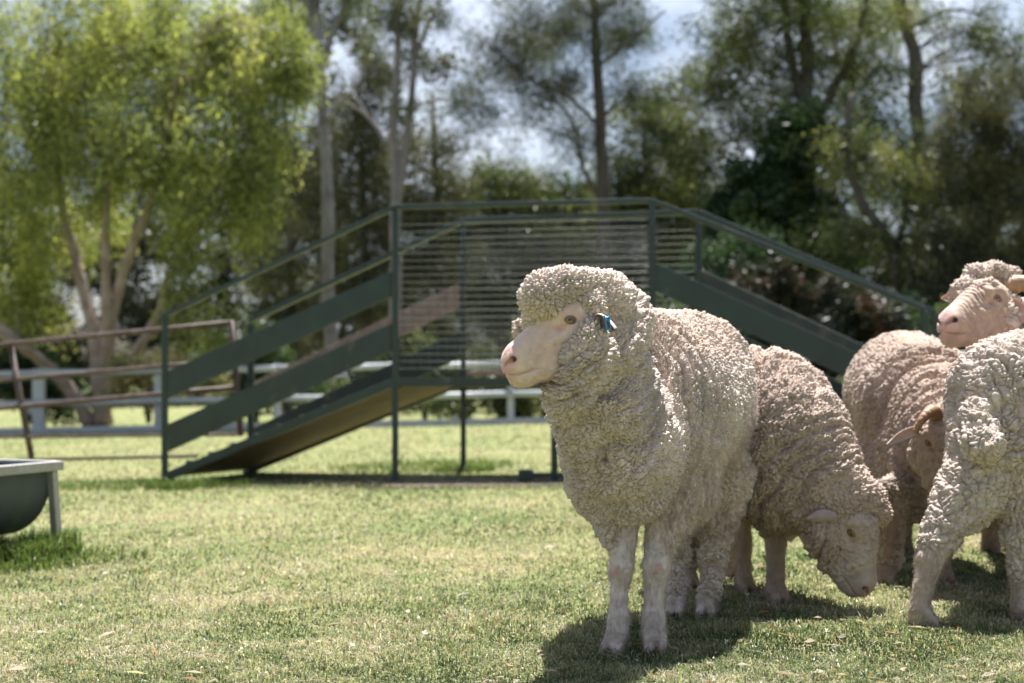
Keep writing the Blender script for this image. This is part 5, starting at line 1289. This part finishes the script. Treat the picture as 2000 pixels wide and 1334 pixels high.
# --- 4 the ram with its head up at the right edge
R4 = frame(A3(-0.80, -0.60), -12, 0)
E4 = P(1917, 586, 4.90)
w4 = [ell(P(1886, 562, 4.92), (.050, .055, .042), .012), ell(P(1910, 537, 4.95), (.050, .065, .040), .010), ell(P(1942, 532, 4.97), (.046, .065, .042), .010), ell(P(1972, 536, 4.97), (.040, .05, .036), .010), ell(P(1866, 586, 4.94), (.022, .03, .026), .008), ell(P(1918, 560, 4.865), (.034, .03, .024), .008), ell(P(1905, 566, 4.88), (.04, .03, .022), .012), ell(P(1960, 548, 4.95), (.045, .05, .04), .02), ell(P(1868, 575, 4.95), (.025, .03, .025), .02), ell(P(1958, 575, 4.90), (.03, .03, .03), .015),
      ell(P(1962, 620, 4.88), .055, .03), ell(P(1932, 668, 4.93), .050, .03), ell(P(1975, 590, 4.90), .035, .02), ell(P(1948, 600, 4.86), .034, .02), ell(P(1940, 640, 4.87), .036, .03), ell(P(1884, 576, 4.875), .028, .012), ell(P(1936, 558, 4.87), .032, .012), cap(P(1975, 640, 5.05), P(2040, 760, 5.30), .105, .17, .05), cap(P(1950, 690, 5.05), P(1990, 800, 5.3), .07, .12, .05), cap(P(2060, 800, 5.5), P(2120, 810, 6.0), .25, .27, .06),
      cap(P(1990, 860, 5.6), P(1942, 1010, 5.80), .12, .042, .05), cap(P(2050, 900, 5.7), P(1968, 1010, 5.95), .1, .04, .05)]
sp4 = [P(2120, 800, 6.0), P(2060, 790, 5.5), P(2010, 710, 5.2), P(1960, 620, 5.0)]
sk4 = [cap(P(2120, 800, 6.0), P(2060, 800, 5.5), .18, .16), cap(P(2030, 760, 5.3), P(1950, 620, 5.0), .09, .07)]
lg4 = [lp([(1940, 980, 5.8, 26), (1936, 1040, 5.8, 18), (1936, 1070, 5.8, 15), (1935, 1080, 5.8, 16)], A3(-0.4, -0.9, 0), (1935, 5.78, 16)),
       lp([(1966, 980, 5.95, 24), (1962, 1040, 5.95, 17), (1960, 1065, 5.95, 14), (1960, 1073, 5.95, 15)], A3(-0.4, -0.9, 0), (1960, 5.93, 15)),
       lp([(2100, 950, 6.3, 24), (2100, 1020, 6.3, 15), (2100, 1050, 6.3, 14)], A3(-0.4, -0.9, 0), (2100, 6.3, 14)),
       lp([(2160, 950, 6.2, 24), (2160, 1020, 6.2, 15), (2160, 1050, 6.2, 14)], A3(-0.4, -0.9, 0), (2160, 6.2, 14))]
ear4 = dict(c_out=(0.60, 0.48, 0.44), c_in=(0.45, 0.30, 0.27), Ln=0.085, W=0.04, droop=0.05)
make_sheep('ram with head held high, curly poll, wrinkled pinkish nose and tan horns', G(2060, 5.7), w4, sp4, sk4, lg4, (E4, R4), (0.47, 0.37, 0.31), (0.36, 0.255, 0.195), (0.58, 0.36, 0.33), 0.0085, 404, 50000,
           headball=(P(1920, 555, 4.95), 0.13), wrinkle=0.0036, wool_face=0.003, hs=1.10, wool_kw=dict(nod=0.016, nscale=50),
           ears=[((-0.055, 0.072, 0.005), (-0.25, 0.75, -0.5), (0.8, 0.5, 0.0), ear4), ((-0.02, -0.07, 0.02), (0.1, -1.0, -0.05), (0.8, 0, 0.2), dict(c_out=(0.60, 0.48, 0.44), c_in=(0.45, 0.28, 0.25), Ln=0.10, W=0.04, droop=0.0))],
           horns=[([(-0.07, 0.030, 0.055), (-0.10, 0.075, 0.075), (-0.15, 0.115, 0.050), (-0.17, 0.13, -0.01), (-0.14, 0.14, -0.06), (-0.09, 0.15, -0.07)], 0.034), ([(-0.07, -0.030, 0.055), (-0.10, -0.075, 0.075), (-0.15, -0.115, 0.050), (-0.17, -0.13, -0.01), (-0.14, -0.14, -0.06)], 0.034)], legcol=(0.36, 0.25, 0.19))

# --- 5 the rump at the right edge
R5 = frame(A3(0.75, 0.66), 40, 0)
E5 = P(2330, 980, 5.15)
w5 = [cap(P(2012, 802, 4.45), P(2160, 800, 4.90), .250, .265, .06), ell(P(1960, 770, 4.34), .16, .06), cap(P(1945, 850, 4.30), P(1885, 975, 4.24), .135, .088, .05), cap(P(1885, 975, 4.24), P(1822, 1062, 4.18), .085, .050, .04),
      cap(P(1925, 900, 4.26), P(1930, 950, 4.26), .09, .075, .04), cap(P(1908, 806, 4.22), P(1914, 866, 4.15), .045, .062, .012), cap(P(1990, 800, 4.22), P(1995, 880, 4.18), .05, .045, .03),
      cap(P(2010, 880, 4.28), P(1998, 1040, 4.24), .125, .058, .04), cap(P(1998, 1040, 4.24), P(1994, 1130, 4.22), .055, .040, .03),
      cap(P(2160, 820, 4.9), P(2280, 900, 5.1), .2, .12, .06), ell(P(2320, 950, 5.14), .085, .03),
      cap(P(2180, 900, 5.0), P(2180, 1050, 5.0), .11, .045, .05), cap(P(2120, 900, 5.1), P(2120, 1050, 5.1), .11, .045, .05)]
sp5 = [P(1940, 790, 4.30), P(2012, 800, 4.45), P(2160, 800, 4.9), P(2290, 920, 5.1)]
sk5 = [cap(P(2012, 802, 4.45), P(2160, 800, 4.90), .16, .16), cap(P(2180, 820, 4.95), P(2300, 940, 5.12), .1, .07)]
toe5 = A3(0.5, 0.2, 0)
lg5 = [lp([(1858, 1010, 4.22, 36), (1818, 1090, 4.17, 26), (1803, 1150, 4.15, 18), (1797, 1192, 4.14, 20), (1797, 1212, 4.14, 20)], A3(0.45, -0.2, 0), (1799, 4.14, 21)),
       lp([(1998, 1060, 4.24, 30), (1994, 1130, 4.22, 20), (1994, 1180, 4.21, 19), (1995, 1200, 4.20, 20)], A3(0.45, -0.2, 0), (1998, 4.19, 20)),
       lp([(2180, 1000, 5.0, 24), (2180, 1070, 5.0, 16), (2180, 1120, 5.0, 16)], A3(0.75, 0.66, 0), (2180, 5.0, 16)),
       lp([(2120, 1000, 5.1, 24), (2120, 1070, 5.1, 16), (2120, 1120, 5.1, 16)], A3(0.75, 0.66, 0), (2120, 5.1, 16))]
make_sheep('pale grey sheep seen from behind, its woolly rump and hind legs at the right edge', G(2080, 4.6), w5, sp5, sk5, lg5, (E5, R5), (0.51, 0.425, 0.36), (0.5, 0.42, 0.36), (0.5, 0.3, 0.28), 0.0068, 505, 90000,
           headball=None, shaggy=None, wool_kw=dict(nscale=92, lam=0.056, fold=0.012, nod=0.011), ears=[((-0.06, 0.075, 0.0), (-0.2, 1.0, -0.1), (0.8, 0, -0.2), ear3), ((-0.06, -0.075, 0.0), (-0.2, -1.0, -0.1), (0.8, 0, -0.2), ear3)], legcol=(0.43, 0.35, 0.285))
